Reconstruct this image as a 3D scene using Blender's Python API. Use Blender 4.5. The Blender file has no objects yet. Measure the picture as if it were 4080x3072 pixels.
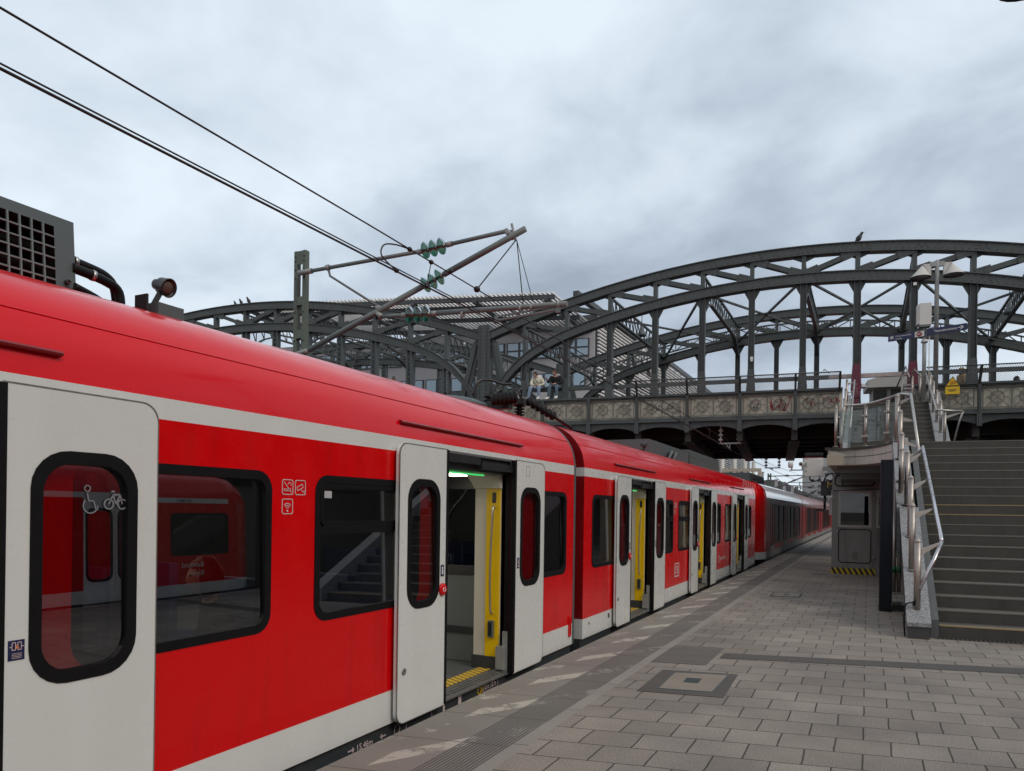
import bpy, bmesh, math, random
from mathutils import Vector as Vec, Matrix
random.seed(7)
sc = bpy.context.scene
COL = sc.collection
pi = math.pi

# ------------------------------------------------------------------ mesh building
class MB:
    def __init__(s): s.v=[]; s.f=[]; s.m=[]; s.sm=[]
    def add(s, vs, fs, m=0, smooth=False):
        o=len(s.v); s.v.extend([tuple(v) for v in vs])
        for f in fs:
            s.f.append(tuple(o+i for i in f)); s.m.append(m); s.sm.append(smooth)
    def box(s,x0,x1,y0,y1,z0,z1,m=0):
        vs=[(x0,y0,z0),(x1,y0,z0),(x1,y1,z0),(x0,y1,z0),(x0,y0,z1),(x1,y0,z1),(x1,y1,z1),(x0,y1,z1)]
        s.add(vs,[(3,2,1,0),(4,5,6,7),(0,1,5,4),(1,2,6,5),(2,3,7,6),(3,0,4,7)],m)
    def obox(s,c,ax,ay,az,m=0):   # centre and three half-vectors
        c=Vec(c);ax=Vec(ax);ay=Vec(ay);az=Vec(az)
        vs=[c+i*ax+j*ay+k*az for k in(-1,1) for i,j in((-1,-1),(1,-1),(1,1),(-1,1))]
        s.add(vs,[(3,2,1,0),(4,5,6,7),(0,1,5,4),(1,2,6,5),(2,3,7,6),(3,0,4,7)],m)
    def bar(s,p,q,w,h,up=(0,0,1),m=0):   # rectangular bar p->q, w across, h along up
        p=Vec(p);q=Vec(q);d=q-p;L=d.length
        if L<1e-6: return
        d/=L;u=Vec(up);u=u-d*u.dot(d)
        if u.length<1e-4: u=Vec((1,0,0))-d*d.x
        u.normalize();r=d.cross(u)
        s.obox((p+q)/2,r*w/2,d*L/2,u*h/2,m)
    def tube(s,pts,r,n=8,m=0,closed=False):
        pts=[Vec(p) for p in pts];k=len(pts)
        rs=r if isinstance(r,(list,tuple)) else [r]*k
        t0=(pts[1]-pts[0]).normalized()
        a=Vec((0,0,1)) if abs(t0.z)<.9 else Vec((1,0,0))
        u=t0.cross(a).normalized();vs=[]
        for i,p in enumerate(pts):
            if i==0:t=(pts[1]-pts[0])
            elif i==k-1:t=(pts[-1]-pts[-2])
            else:t=(pts[i+1]-p).normalized()+(p-pts[i-1]).normalized()
            if t.length<1e-6:t=t0.copy()
            t.normalize();u=(u-t*u.dot(t));u=u.normalized() if u.length>1e-5 else t.orthogonal().normalized()
            w=t.cross(u)
            for j in range(n):
                an=2*pi*j/n;vs.append(p+(u*math.cos(an)+w*math.sin(an))*rs[i])
        fs=[(i*n+j,i*n+(j+1)%n,(i+1)*n+(j+1)%n,(i+1)*n+j) for i in range(k-1) for j in range(n)]
        s.add(vs,fs,m,True)
        o=len(s.v)-len(vs)
        s.f.append(tuple(o+j for j in reversed(range(n))));s.m.append(m);s.sm.append(False)
        s.f.append(tuple(o+(k-1)*n+j for j in range(n)));s.m.append(m);s.sm.append(False)
    def lathe(s,o,ax,prof,n=16,m=0,smooth=True):   # prof: (distance along axis, radius)
        o=Vec(o);ax=Vec(ax).normalized();u=ax.orthogonal().normalized();w=ax.cross(u);vs=[]
        for t,r in prof:
            for j in range(n):
                an=2*pi*j/n;vs.append(o+ax*t+(u*math.cos(an)+w*math.sin(an))*max(r,1e-4))
        k=len(prof)
        s.add(vs,[(i*n+j,i*n+(j+1)%n,(i+1)*n+(j+1)%n,(i+1)*n+j) for i in range(k-1) for j in range(n)],m,smooth)
        b=len(s.v)-len(vs)
        for e in (tuple(b+j for j in reversed(range(n))),tuple(b+(k-1)*n+j for j in range(n))):
            s.f.append(e);s.m.append(m);s.sm.append(False)
    def poly(s,pts,m=0): s.add(pts,[tuple(range(len(pts)))],m)
    def prism(s,pts,vec,m=0,smooth=False):
        n=len(pts);v=Vec(vec);a=[Vec(p) for p in pts]
        s.add(a+[p+v for p in a],[tuple(reversed(range(n))),tuple(range(n,2*n))],m)
        o=len(s.v)-2*n
        for i in range(n):
            s.f.append((o+i,o+(i+1)%n,o+n+(i+1)%n,o+n+i));s.m.append(m);s.sm.append(smooth)
    def ring(s,outer,inner,vec,m=0):
        n=len(outer);v=Vec(vec);a=[Vec(p) for p in outer];b=[Vec(p) for p in inner]
        s.add(a+b+[p+v for p in a]+[p+v for p in b],
          [(i,(i+1)%n,n+(i+1)%n,n+i) for i in range(n)]+[(2*n+i,2*n+(i+1)%n,3*n+(i+1)%n,3*n+i) for i in range(n)]+
          [(i,(i+1)%n,2*n+(i+1)%n,2*n+i) for i in range(n)]+[(n+i,n+(i+1)%n,3*n+(i+1)%n,3*n+i) for i in range(n)],m)
    def ell(s,c,rx,ry,rz,n=12,k=8,m=0,R=None):
        c=Vec(c);vs=[];R=R or Matrix.Identity(3)
        for i in range(k+1):
            th=pi*i/k
            for j in range(n):
                ph=2*pi*j/n;vs.append(c+R@Vec((rx*math.sin(th)*math.cos(ph),ry*math.sin(th)*math.sin(ph),rz*math.cos(th))))
        s.add(vs,[(i*n+j,i*n+(j+1)%n,(i+1)*n+(j+1)%n,(i+1)*n+j) for i in range(k) for j in range(n)],m,True)
    def build(s,name,mats,parent=None,**kw):
        me=bpy.data.meshes.new(name);me.from_pydata(s.v,[],s.f)
        mats=mats if isinstance(mats,(list,tuple)) else [mats]
        for mt in mats: me.materials.append(mt)
        me.polygons.foreach_set('material_index',s.m);me.polygons.foreach_set('use_smooth',s.sm)
        bm=bmesh.new();bm.from_mesh(me);bmesh.ops.recalc_face_normals(bm,faces=bm.faces);bm.to_mesh(me);bm.free()
        me.validate();me.update()
        return link(bpy.data.objects.new(name,me),parent,**kw)

def link(o,parent=None,label=None,cat=None,group=None,kind=None):
    COL.objects.link(o)
    if parent is not None:
        o.parent=parent;o.matrix_parent_inverse=Matrix.Translation(-ROOT[parent.name]) if parent.name in ROOT else Matrix.Identity(4)
    tag(o,label,cat,group,kind);return o
ROOT={}
def tag(o,label=None,cat=None,group=None,kind=None):
    if label:o['label']=label
    if cat:o['category']=cat
    if group:o['group']=group
    if kind:o['kind']=kind
    return o
def thing(name,loc,label,cat,group=None):
    o=bpy.data.objects.new(name,None);COL.objects.link(o);o.location=loc;o.empty_display_size=.2
    ROOT[o.name]=Vec(loc);return tag(o,label,cat,group)
def copy_thing(src,loc,label=None):   # a thing, its parts and their sub-parts
    r=src.copy();COL.objects.link(r);r.location=loc
    if label:r['label']=label
    def kids(a,b):
        for ch in list(a.children):
            c=ch.copy();COL.objects.link(c);c.parent=b;kids(ch,c)
    kids(src,r);return r
def text(name,body,size,o,right,up,mt,parent=None,depth=.002,align='LEFT',**kw):
    cu=bpy.data.curves.new(name,'FONT');cu.body=body;cu.size=size;cu.extrude=depth;cu.align_x=align
    cu.resolution_u=3
    tmp=bpy.data.objects.new('tmp',cu);COL.objects.link(tmp)
    dg=bpy.context.evaluated_depsgraph_get();me=bpy.data.meshes.new_from_object(tmp.evaluated_get(dg))
    bpy.data.objects.remove(tmp);bpy.data.curves.remove(cu)
    r=Vec(right).normalized();u=Vec(up).normalized();n=r.cross(u)
    M=Matrix((r,u,n)).transposed().to_4x4();M.translation=Vec(o);me.transform(M)
    me.materials.clear();me.materials.append(mt)
    ob=bpy.data.objects.new(name,me);return link(ob,parent,**kw)
def rrect(y0,y1,z0,z1,r,n=5):
    rs=r if isinstance(r,(list,tuple)) else [r]*4     # corners: (y0,z0),(y1,z0),(y1,z1),(y0,z1)
    out=[]
    for (cy,cz,a0),q in zip(((y0,z0,pi),(y1,z0,1.5*pi),(y1,z1,0),(y0,z1,.5*pi)),rs):
        q=max(q,.002);sy=1 if cy==y0 else -1;sz=1 if cz==z0 else -1
        for i in range(n+1):
            a=a0+.5*pi*i/n;out.append((cy+sy*q+q*math.cos(a),cz+sz*q+q*math.sin(a)))
    return out
def smooth_pts(P,k=4):   # catmull-rom
    P=[Vec(p) for p in P];out=[]
    for i in range(len(P)-1):
        a=P[max(i-1,0)];b=P[i];c=P[i+1];d=P[min(i+2,len(P)-1)]
        for j in range(k):
            t=j/k;out.append(.5*((2*b)+(c-a)*t+(2*a-5*b+4*c-d)*t*t+(3*b-a-3*c+d)*t**3))
    out.append(P[-1]);return out

# ------------------------------------------------------------------ materials
def newmat(name):
    m=bpy.data.materials.new(name);m.use_nodes=True;nt=m.node_tree;nt.nodes.clear()
    out=nt.nodes.new('ShaderNodeOutputMaterial');return m,nt,out
def N(nt,t,**kw):
    n=nt.nodes.new(t)
    for k,v in kw.items():
        if hasattr(n,k): setattr(n,k,v)
        else: n.inputs[k.replace('_',' ')].default_value=v
    return n
def c4(c): return (c[0],c[1],c[2],1)
def ramp(nt,src,stops):
    r=nt.nodes.new('ShaderNodeValToRGB');e=r.color_ramp.elements
    while len(e)<len(stops): e.new(.5)
    for el,(p,c) in zip(e,stops): el.position=p;el.color=c4(c) if len(c)==3 else c
    nt.links.new(src,r.inputs[0]);return r
def mix(nt,fac,a,b,bt='MIX'):
    n=nt.nodes.new('ShaderNodeMix');n.data_type='RGBA';n.blend_type=bt
    for i,v in ((0,fac),(6,a),(7,b)):
        if hasattr(v,'is_output'): nt.links.new(v,n.inputs[i])
        else: n.inputs[i].default_value=v if i==0 else c4(v)
    return n.outputs[2]
def math_(nt,op,a,b=None,c=None):
    n=nt.nodes.new('ShaderNodeMath');n.operation=op
    for i,v in enumerate((a,b,c)):
        if v is None: continue
        if hasattr(v,'is_output'): nt.links.new(v,n.inputs[i])
        else: n.inputs[i].default_value=v
    return n.outputs[0]
def coords(nt):
    g=nt.nodes.new('ShaderNodeNewGeometry');return g.outputs['Position']
def noise(nt,vec,scale,detail=4,rough=.55,dist=0):
    n=N(nt,'ShaderNodeTexNoise');n.inputs['Scale'].default_value=scale;n.inputs['Detail'].default_value=detail
    n.inputs['Roughness'].default_value=rough;n.inputs['Distortion'].default_value=dist
    nt.links.new(vec,n.inputs['Vector']);return n.outputs['Fac']
def vscale(nt,vec,sx,sy,sz):
    n=nt.nodes.new('ShaderNodeVectorMath');n.operation='MULTIPLY';nt.links.new(vec,n.inputs[0]);n.inputs[1].default_value=(sx,sy,sz);return n.outputs[0]
def pmat(name,col,rough=.5,metal=0.,var=.12,scale=3.,bump=0.,bscale=60.,coat=0.,dirt=None,dscale=1.5,dlim=(.52,.72),damt=.5,streak=False,spec=.5):
    m,nt,out=newmat(name);P=coords(nt)
    b=N(nt,'ShaderNodeBsdfPrincipled');nt.links.new(b.outputs[0],out.inputs[0])
    f=noise(nt,P,scale)
    c=mix(nt,f,[x*(1-var) for x in col],[min(1,x*(1+var)) for x in col])
    if dirt:
        q=vscale(nt,P,3,3,.35) if streak else P
        d=ramp(nt,noise(nt,q,dscale,3 if streak else 6,.5 if streak else .65),[(dlim[0],(0,0,0)),(dlim[1],(1,1,1))])
        c=mix(nt,math_(nt,'MULTIPLY',d.outputs[0],damt),c,dirt)
    nt.links.new(c,b.inputs['Base Color'])
    b.inputs['Metallic'].default_value=metal;b.inputs['Coat Weight'].default_value=coat;b.inputs['Coat Roughness'].default_value=.08
    b.inputs['Specular IOR Level'].default_value=spec
    r=ramp(nt,noise(nt,P,scale*4),[(.3,[max(0,rough-.08)]*3),(.7,[min(1,rough+.08)]*3)])
    nt.links.new(r.outputs[0],b.inputs['Roughness'])
    if bump:
        bp=N(nt,'ShaderNodeBump');bp.inputs['Strength'].default_value=bump;bp.inputs['Distance'].default_value=.01
        nt.links.new(noise(nt,P,bscale,5),bp.inputs['Height']);nt.links.new(bp.outputs[0],b.inputs['Normal'])
    return m
def glassmat(name,tint,refl=.1,ior=1.7,alpha=1.,rough=.0):
    m,nt,out=newmat(name)
    tr=N(nt,'ShaderNodeBsdfTransparent');tr.inputs[0].default_value=c4(tint)
    gl=N(nt,'ShaderNodeBsdfGlossy');gl.inputs['Roughness'].default_value=rough;gl.inputs[0].default_value=(.93,.96,1,1)
    fr=N(nt,'ShaderNodeFresnel');ge=nt.nodes.new('ShaderNodeNewGeometry')
    nt.links.new(math_(nt,'MULTIPLY_ADD',ge.outputs['Backfacing'],1/ior-ior,ior),fr.inputs[0])
    fac=math_(nt,'MINIMUM',math_(nt,'ADD',fr.outputs[0],refl),1.)
    mx=N(nt,'ShaderNodeMixShader');nt.links.new(fac,mx.inputs[0]);nt.links.new(tr.outputs[0],mx.inputs[1]);nt.links.new(gl.outputs[0],mx.inputs[2])
    nt.links.new(mx.outputs[0],out.inputs[0]);return m
def emis(name,col,s):
    m,nt,out=newmat(name);e=N(nt,'ShaderNodeEmission');e.inputs[0].default_value=c4(col);e.inputs[1].default_value=s
    nt.links.new(e.outputs[0],out.inputs[0]);return m

RED=pmat('red_paint',(.66,.0012,.003),.25,var=.05,scale=1.2,coat=.2,spec=.3,dirt=(.25,.01,.012),dscale=2.2,damt=.25,streak=True)
def roofmat():   # glossy paint with slight sheet-metal waviness
    m=pmat('red_roof_paint',(.68,.002,.008),.20,var=.04,scale=1.0,coat=.24,spec=.22,dirt=(.55,.012,.018),dscale=.8,damt=.2)
    nt=m.node_tree;b=[n for n in nt.nodes if n.type=='BSDF_PRINCIPLED'][0]
    P=coords(nt);bp=N(nt,'ShaderNodeBump');bp.inputs['Strength'].default_value=.12;bp.inputs['Distance'].default_value=.02
    nt.links.new(noise(nt,vscale(nt,P,1.2,.55,2.2),1.3,1),bp.inputs['Height'])
    nt.links.new(bp.outputs[0],b.inputs['Normal']);nt.links.new(bp.outputs[0],b.inputs['Coat Normal'])
    return m
ROOFR=roofmat()
REDIN=pmat('shaded_red_paint',(.22,.002,.005),.35,var=.1)  # train red with the gap's shade put into the colour; gutters too
WHITE=pmat('white_train_paint',(.68,.70,.685),.28,var=.03,scale=1.5,coat=.35,dirt=(.42,.41,.38),dscale=1.3,dlim=(.3,1.),damt=.22,streak=True)
SKIRT=pmat('dark_grey_skirt',(.035,.04,.045),.55,var=.15,dirt=(.07,.065,.06),damt=.5)
BLACK=pmat('black_rubber',(.006,.006,.007),.5,var=.2,spec=.2)
BLKPL=pmat('black_plastic',(.02,.02,.022),.35,var=.15)
GLASS=glassmat('tinted_window_glass',(.24,.27,.30),.09,1.6)
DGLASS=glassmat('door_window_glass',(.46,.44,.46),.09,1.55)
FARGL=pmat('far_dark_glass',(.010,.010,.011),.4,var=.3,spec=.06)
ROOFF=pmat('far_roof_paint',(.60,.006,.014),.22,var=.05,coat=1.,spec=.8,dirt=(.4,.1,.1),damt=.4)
FARRED=pmat('far_shaded_red',(.22,.0015,.003),.4,var=.1,spec=.12)  # same train red, darkened in colour for the shade under the bridge
FARWH=pmat('far_shaded_white',(.22,.22,.215),.5,var=.15,spec=.15,dirt=(.12,.12,.11),damt=.6,streak=True)  # same train white, greyed in colour for the shade under the bridge
ORN=pmat('parapet_ornament_paint',(.15,.155,.14),.55,var=.2)
DARKGL=pmat('dark_glass',(.010,.012,.014),.04,var=.1,coat=1.,spec=1.)
YEL=pmat('yellow_panel',(.80,.52,.0),.4,var=.06)
CREAM=pmat('cream_interior_panel',(.62,.60,.52),.45,var=.05)
GREYIN=pmat('grey_interior_panel',(.16,.18,.19),.5,var=.08)
DKIN=pmat('dark_interior',(.03,.032,.035),.6)
FLOORIN=pmat('carriage_floor',(.07,.08,.085),.55,var=.25,scale=60)
SEATB=pmat('seat_fabric',(.015,.03,.09),.8,var=.4,scale=30)
STEEL=pmat('brushed_steel',(.50,.49,.47),.42,1.,var=.08,scale=8)
STEELB=pmat('stainless_handrail',(.40,.37,.345),.48,1.,var=.12,scale=6)
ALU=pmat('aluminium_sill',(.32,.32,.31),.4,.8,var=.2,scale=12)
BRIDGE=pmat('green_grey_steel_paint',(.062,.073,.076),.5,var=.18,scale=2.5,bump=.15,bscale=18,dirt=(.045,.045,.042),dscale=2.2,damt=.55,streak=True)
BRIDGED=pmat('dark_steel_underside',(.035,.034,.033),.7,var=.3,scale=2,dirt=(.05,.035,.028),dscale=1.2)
MAROON=pmat('maroon_tagged_steel',(.13,.02,.045),.5,var=.3,scale=6,dirt=(.4,.36,.38),dscale=7,dlim=(.6,.68),damt=.6)
CONCP=pmat('cream_parapet_panel',(.55,.52,.43),.7,var=.1,scale=4,dirt=(.20,.17,.11),dscale=2.6,dlim=(.48,.75),damt=.6,streak=True)
GALV=pmat('galvanised_pole',(.32,.33,.33),.5,.4,var=.15,scale=10,dirt=(.16,.10,.09),dscale=9,damt=.5)
CATST=pmat('cantilever_tube_steel',(.15,.175,.178),.55,.0,var=.12,scale=12)
MASTG=pmat('green_mast_paint',(.095,.125,.10),.5,var=.2,scale=5,bump=.1,dirt=(.05,.05,.04),damt=.5,streak=True)
WIRE=pmat('overhead_wire',(.02,.02,.021),.5,.3)
GRILLE=pmat('grey_metal_housing',(.095,.12,.125),.5,.2,var=.1,scale=4)
CONC=pmat('pale_concrete',(.50,.48,.44),.75,var=.12,scale=2.5,bump=.2,bscale=40,dirt=(.16,.14,.12),dscale=3.,dlim=(.55,.8),damt=.6,streak=True)
CONCD=pmat('stringer_concrete',(.10,.11,.115),.8,var=.25,scale=5,bump=.3,bscale=30)
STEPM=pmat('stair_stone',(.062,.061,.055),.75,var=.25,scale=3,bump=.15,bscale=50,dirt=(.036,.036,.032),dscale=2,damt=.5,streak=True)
STEPT=pmat('skylit_stair_tread',(.105,.102,.09),.8,var=.3,scale=4,bump=.15,bscale=50,dirt=(.07,.068,.06),dscale=3,damt=.5)  # riser stone made paler: sky light on the treads put into the colour
NOSE=pmat('worn_step_edge',(.15,.145,.128),.7,var=.2,scale=8)
NOSEY=pmat('yellow_step_edge',(.30,.235,.12),.7,var=.25,scale=10)
TOTEM=pmat('dark_blue_grey_totem',(.011,.014,.021),.55,var=.12,spec=.2)
HUTM=pmat('hut_grey_metal',(.215,.21,.205),.45,var=.06,scale=2,dirt=(.09,.085,.08),dscale=1.5,damt=.5,streak=True)
HUTF=pmat('hut_pale_frame',(.38,.36,.345),.45,var=.05)
WHBOX=pmat('white_enclosure',(.62,.62,.60),.4,var=.05,scale=2,dirt=(.4,.38,.35),damt=.4)
LAMPW=pmat('lamp_shade_paint',(.55,.54,.52),.45,var=.06,scale=3)
LAMPU=pmat('lamp_diffuser',(.10,.10,.10),.3,var=.1)
NAVY=pmat('navy_sign',(.012,.018,.075),.4,var=.1)
WHT=pmat('white_lettering',(.75,.75,.75),.5,var=.05)
PINKW=pmat('faded_white_pictogram',(.62,.50,.50),.5,var=.1)
YSIGN=pmat('yellow_warning_sign',(.78,.50,.01),.45,var=.08,dirt=(.4,.2,.02),damt=.3)
GREENI=glassmat('green_glass_insulator',(.13,.40,.31),.06,1.5)
BROWNI=pmat('dark_ceramic_insulator',(.02,.02,.022),.6,var=.2,spec=.12)
PALEI=pmat('pale_ceramic_insulator',(.55,.55,.52),.3,var=.1)
TUBEM=pmat('facade_aluminium_tube',(.74,.75,.76),.38,.1,var=.08,scale=1)
FACGREY=pmat('grey_render_facade',(.42,.415,.44),.8,var=.05,scale=.5,dirt=(.35,.345,.365),dscale=.5)
FACDARK=pmat('facade_dark_frame',(.06,.065,.075),.5)
BLUEGL=pmat('blue_sky_glass',(.22,.36,.50),.08,var=.15,scale=.4,coat=1,spec=1.)
def dirtyglass():
    m=glassmat('balustrade_glass',(.60,.69,.67),.05,1.45);nt=m.node_tree
    mx=[n for n in nt.nodes if n.type=='MIX_SHADER'][0];o=[n for n in nt.nodes if n.type=='OUTPUT_MATERIAL'][0]
    d=N(nt,'ShaderNodeBsdfDiffuse');d.inputs[0].default_value=(.30,.34,.33,1);m2=N(nt,'ShaderNodeMixShader')
    r=ramp(nt,noise(nt,coords(nt),4,5,.7),[(.35,(.12,.12,.12)),(.7,(.5,.5,.5))])
    nt.links.new(r.outputs[0],m2.inputs[0]);nt.links.new(mx.outputs[0],m2.inputs[1]);nt.links.new(d.outputs[0],m2.inputs[2]);nt.links.new(m2.outputs[0],o.inputs[0]);return m
CLEARGL=dirtyglass()
def granite():
    m,nt,out=newmat('speckled_granite');P=coords(nt);b=N(nt,'ShaderNodeBsdfPrincipled');nt.links.new(b.outputs[0],out.inputs[0])
    v=N(nt,'ShaderNodeTexVoronoi');v.inputs['Scale'].default_value=95;nt.links.new(P,v.inputs['Vector'])
    s=N(nt,'ShaderNodeSeparateColor');nt.links.new(v.outputs['Color'],s.inputs[0])
    r=ramp(nt,s.outputs[0],[(.0,(.09,.10,.11)),(.35,(.20,.21,.225)),(.7,(.34,.35,.365)),(1.,(.46,.47,.48))])
    c=mix(nt,math_(nt,'MULTIPLY',noise(nt,P,3,5),.5),r.outputs[0],(.18,.185,.19))
    nt.links.new(c,b.inputs['Base Color']);b.inputs['Roughness'].default_value=.55;return m
GRAN=granite()
def hazard():
    m,nt,out=newmat('hazard_stripes');P=coords(nt);b=N(nt,'ShaderNodeBsdfPrincipled');nt.links.new(b.outputs[0],out.inputs[0])
    x=N(nt,'ShaderNodeSeparateXYZ');nt.links.new(P,x.inputs[0])
    f=math_(nt,'FRACT',math_(nt,'MULTIPLY',math_(nt,'ADD',x.outputs[0],math_(nt,'MULTIPLY',x.outputs[2],.55)),7.6))
    k=math_(nt,'GREATER_THAN',f,.5)
    nt.links.new(mix(nt,k,(.015,.015,.015),(.50,.36,.02)),b.inputs['Base Color']);b.inputs['Roughness'].default_value=.6;return m
HAZ=hazard()
def steptape():   # yellow and dark stripes on the door sill
    m,nt,out=newmat('door_sill_tape');P=coords(nt);b=N(nt,'ShaderNodeBsdfPrincipled');nt.links.new(b.outputs[0],out.inputs[0])
    x=N(nt,'ShaderNodeSeparateXYZ');nt.links.new(P,x.inputs[0])
    f=math_(nt,'FRACT',math_(nt,'MULTIPLY',math_(nt,'ADD',x.outputs[1],math_(nt,'MULTIPLY',x.outputs[0],.5)),14.))
    k=math_(nt,'GREATER_THAN',f,.27)
    nt.links.new(mix(nt,k,(.05,.05,.05),(.55,.36,.03)),b.inputs['Base Color']);b.inputs['Roughness'].default_value=.6;return m
TAPE=steptape()
def pavers():
    m,nt,out=newmat('concrete_pavers');P=coords(nt);b=N(nt,'ShaderNodeBsdfPrincipled');nt.links.new(b.outputs[0],out.inputs[0])
    x=N(nt,'ShaderNodeSeparateXYZ');nt.links.new(P,x.inputs[0])
    yy=math_(nt,'SUBTRACT',x.outputs[1],math_(nt,'MULTIPLY',x.outputs[0],.2))
    cv=N(nt,'ShaderNodeCombineXYZ');nt.links.new(x.outputs[0],cv.inputs[0]);nt.links.new(yy,cv.inputs[1])
    wob=N(nt,'ShaderNodeTexNoise');wob.inputs['Scale'].default_value=2.5;nt.links.new(P,wob.inputs['Vector'])
    sc_=nt.nodes.new('ShaderNodeVectorMath');sc_.operation='SCALE';nt.links.new(wob.outputs['Color'],sc_.inputs[0]);sc_.inputs['Scale'].default_value=.022
    ad=nt.nodes.new('ShaderNodeVectorMath');nt.links.new(cv.outputs[0],ad.inputs[0]);nt.links.new(sc_.outputs[0],ad.inputs[1])
    br=N(nt,'ShaderNodeTexBrick');br.offset=.5;br.squash=1
    br.inputs['Scale'].default_value=1.;br.inputs['Brick Width'].default_value=.352;br.inputs['Row Height'].default_value=.338
    br.inputs['Mortar Size'].default_value=.0062;br.inputs['Mortar Smooth'].default_value=.2;br.inputs['Bias'].default_value=0
    br.inputs['Color1'].default_value=(.212,.191,.170,1);br.inputs['Color2'].default_value=(.275,.25,.225,1);br.inputs['Mortar'].default_value=(.05,.042,.036,1)
    nt.links.new(ad.outputs[0],br.inputs['Vector'])
    sp=noise(nt,P,95,4,.8);c=mix(nt,.75,br.outputs['Color'],ramp(nt,sp,[(.36,(.42,.42,.42)),(.5,(1,1,1)),(.64,(1.75,1.7,1.6))]).outputs[0],'MULTIPLY')
    st=ramp(nt,noise(nt,P,.7,5,.6),[(.4,(.74,.74,.74)),(.6,(1.1,1.08,1.04))]);c=mix(nt,.8,c,st.outputs[0],'MULTIPLY')
    sn=ramp(nt,noise(nt,P,2.6,6,.7),[(.62,(1,1,1)),(.74,(.72,.7,.66))]);c=mix(nt,.6,c,sn.outputs[0],'MULTIPLY')
    vo=N(nt,'ShaderNodeTexVoronoi');vo.inputs['Scale'].default_value=1.7;nt.links.new(P,vo.inputs['Vector'])
    gum=math_(nt,'LESS_THAN',vo.outputs['Distance'],.018);c=mix(nt,math_(nt,'MULTIPLY',gum,.6),c,(.08,.075,.07))
    nt.links.new(c,b.inputs['Base Color']);b.inputs['Roughness'].default_value=.8
    bp=N(nt,'ShaderNodeBump');bp.inputs['Strength'].default_value=.5;bp.inputs['Distance'].default_value=.006
    h=math_(nt,'ADD',math_(nt,'MULTIPLY',br.outputs['Fac'],-1.),math_(nt,'MULTIPLY',sp,.35));nt.links.new(h,bp.inputs['Height']);nt.links.new(bp.outputs[0],b.inputs['Normal'])
    return m
PAV=pavers()
def slabs(name,c0,hatch,rib,joint=.69,x0=-2.76,phase=0.,ln=.25):
    m,nt,out=newmat(name);P=coords(nt);b=N(nt,'ShaderNodeBsdfPrincipled');nt.links.new(b.outputs[0],out.inputs[0])
    x=N(nt,'ShaderNodeSeparateXYZ');nt.links.new(P,x.inputs[0]);X,Y=x.outputs[0],x.outputs[1]
    yy=math_(nt,'SUBTRACT',Y,math_(nt,'MULTIPLY',X,.2))
    c=mix(nt,noise(nt,P,1.3,5),[k*.75 for k in c0],[k*1.2 for k in c0])
    c=mix(nt,.6,c,ramp(nt,noise(nt,P,150,3,.7),[(.35,(.55,.55,.55)),(.65,(1.4,1.4,1.4))]).outputs[0],'MULTIPLY')
    j=math_(nt,'LESS_THAN',math_(nt,'FRACT',math_(nt,'DIVIDE',yy,joint)),.012/joint)
    if hatch:
        ph=math_(nt,'DIVIDE',math_(nt,'SUBTRACT',math_(nt,'SUBTRACT',Y,8.42+phase),math_(nt,'MULTIPLY',math_(nt,'SUBTRACT',X,x0),1.75)),1.185)
        fr=math_(nt,'FRACT',ph)
        wn=noise(nt,P,5,6,.75)
        k=math_(nt,'LESS_THAN',fr,ln)
        k=math_(nt,'MULTIPLY',k,ramp(nt,wn,[(.40 if hatch>.9 else .5,(0,0,0)),(.50 if hatch>.9 else .58,(1,1,1))]).outputs[0])
        k=math_(nt,'MULTIPLY',k,hatch);c=mix(nt,k,c,(.46,.43,.375))
    c=mix(nt,math_(nt,'MULTIPLY',j,.75),c,(.05,.045,.04))
    nt.links.new(c,b.inputs['Base Color']);b.inputs['Roughness'].default_value=.8
    bp=N(nt,'ShaderNodeBump');bp.inputs['Strength'].default_value=.6;bp.inputs['Distance'].default_value=.006
    h=noise(nt,P,120,3)
    if rib:
        w=math_(nt,'SINE',math_(nt,'MULTIPLY',X,2*pi/.026 if rib==1 else 2*pi/.03));h=math_(nt,'ADD',math_(nt,'MULTIPLY',h,.3),w)
        c2=mix(nt,math_(nt,'MULTIPLY',math_(nt,'LESS_THAN',w,-.45),.45),c,(.04,.04,.04));nt.links.new(c2,b.inputs['Base Color'])
    nt.links.new(h,bp.inputs['Height']);nt.links.new(bp.outputs[0],b.inputs['Normal']);return m
EDGE=slabs('platform_edge_stone',(.235,.213,.19),.7,0,phase=-.45)
SLAB=slabs('platform_edge_slabs',(.235,.213,.192),.92,0)
TACT=slabs('ribbed_tactile_slabs',(.19,.174,.158),.55,1,phase=.0)
LINE=slabs('worn_white_line',(.28,.26,.235),0,0,joint=.98)
RIBP=slabs('ribbed_field',(.165,.151,.138),0,2,joint=.34)
DSTRIP=slabs('dark_paver_strip',(.09,.084,.078),0,0,joint=50.)
GROUND=pmat('track_ballast',(.10,.085,.075),.9,var=.5,scale=14,bump=.8,bscale=22)
SKIN=pmat('skin',(.50,.30,.22),.5,var=.08)
HAIRB=pmat('brown_hair',(.055,.028,.016),.6,var=.3,scale=30)
HAIRD=pmat('dark_hair',(.015,.012,.011),.6,var=.3)
HOODW=pmat('cream_hoodie_cloth',(.62,.60,.50),.9,var=.12,scale=9,bump=.5,bscale=14)
HOODK=pmat('black_hoodie_cloth',(.012,.012,.015),.9,var=.3,scale=9,bump=.5,bscale=14)
HOODG=pmat('grey_hood_cloth',(.30,.31,.33),.9,var=.15)
JEANL=pmat('light_blue_denim',(.24,.33,.46),.9,var=.25,scale=7,bump=.4,bscale=14)
JEAND=pmat('faded_dark_denim',(.10,.15,.20),.9,var=.3,scale=7,bump=.4,bscale=14)
SHOEW=pmat('white_trainer',(.68,.68,.66),.6)
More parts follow.
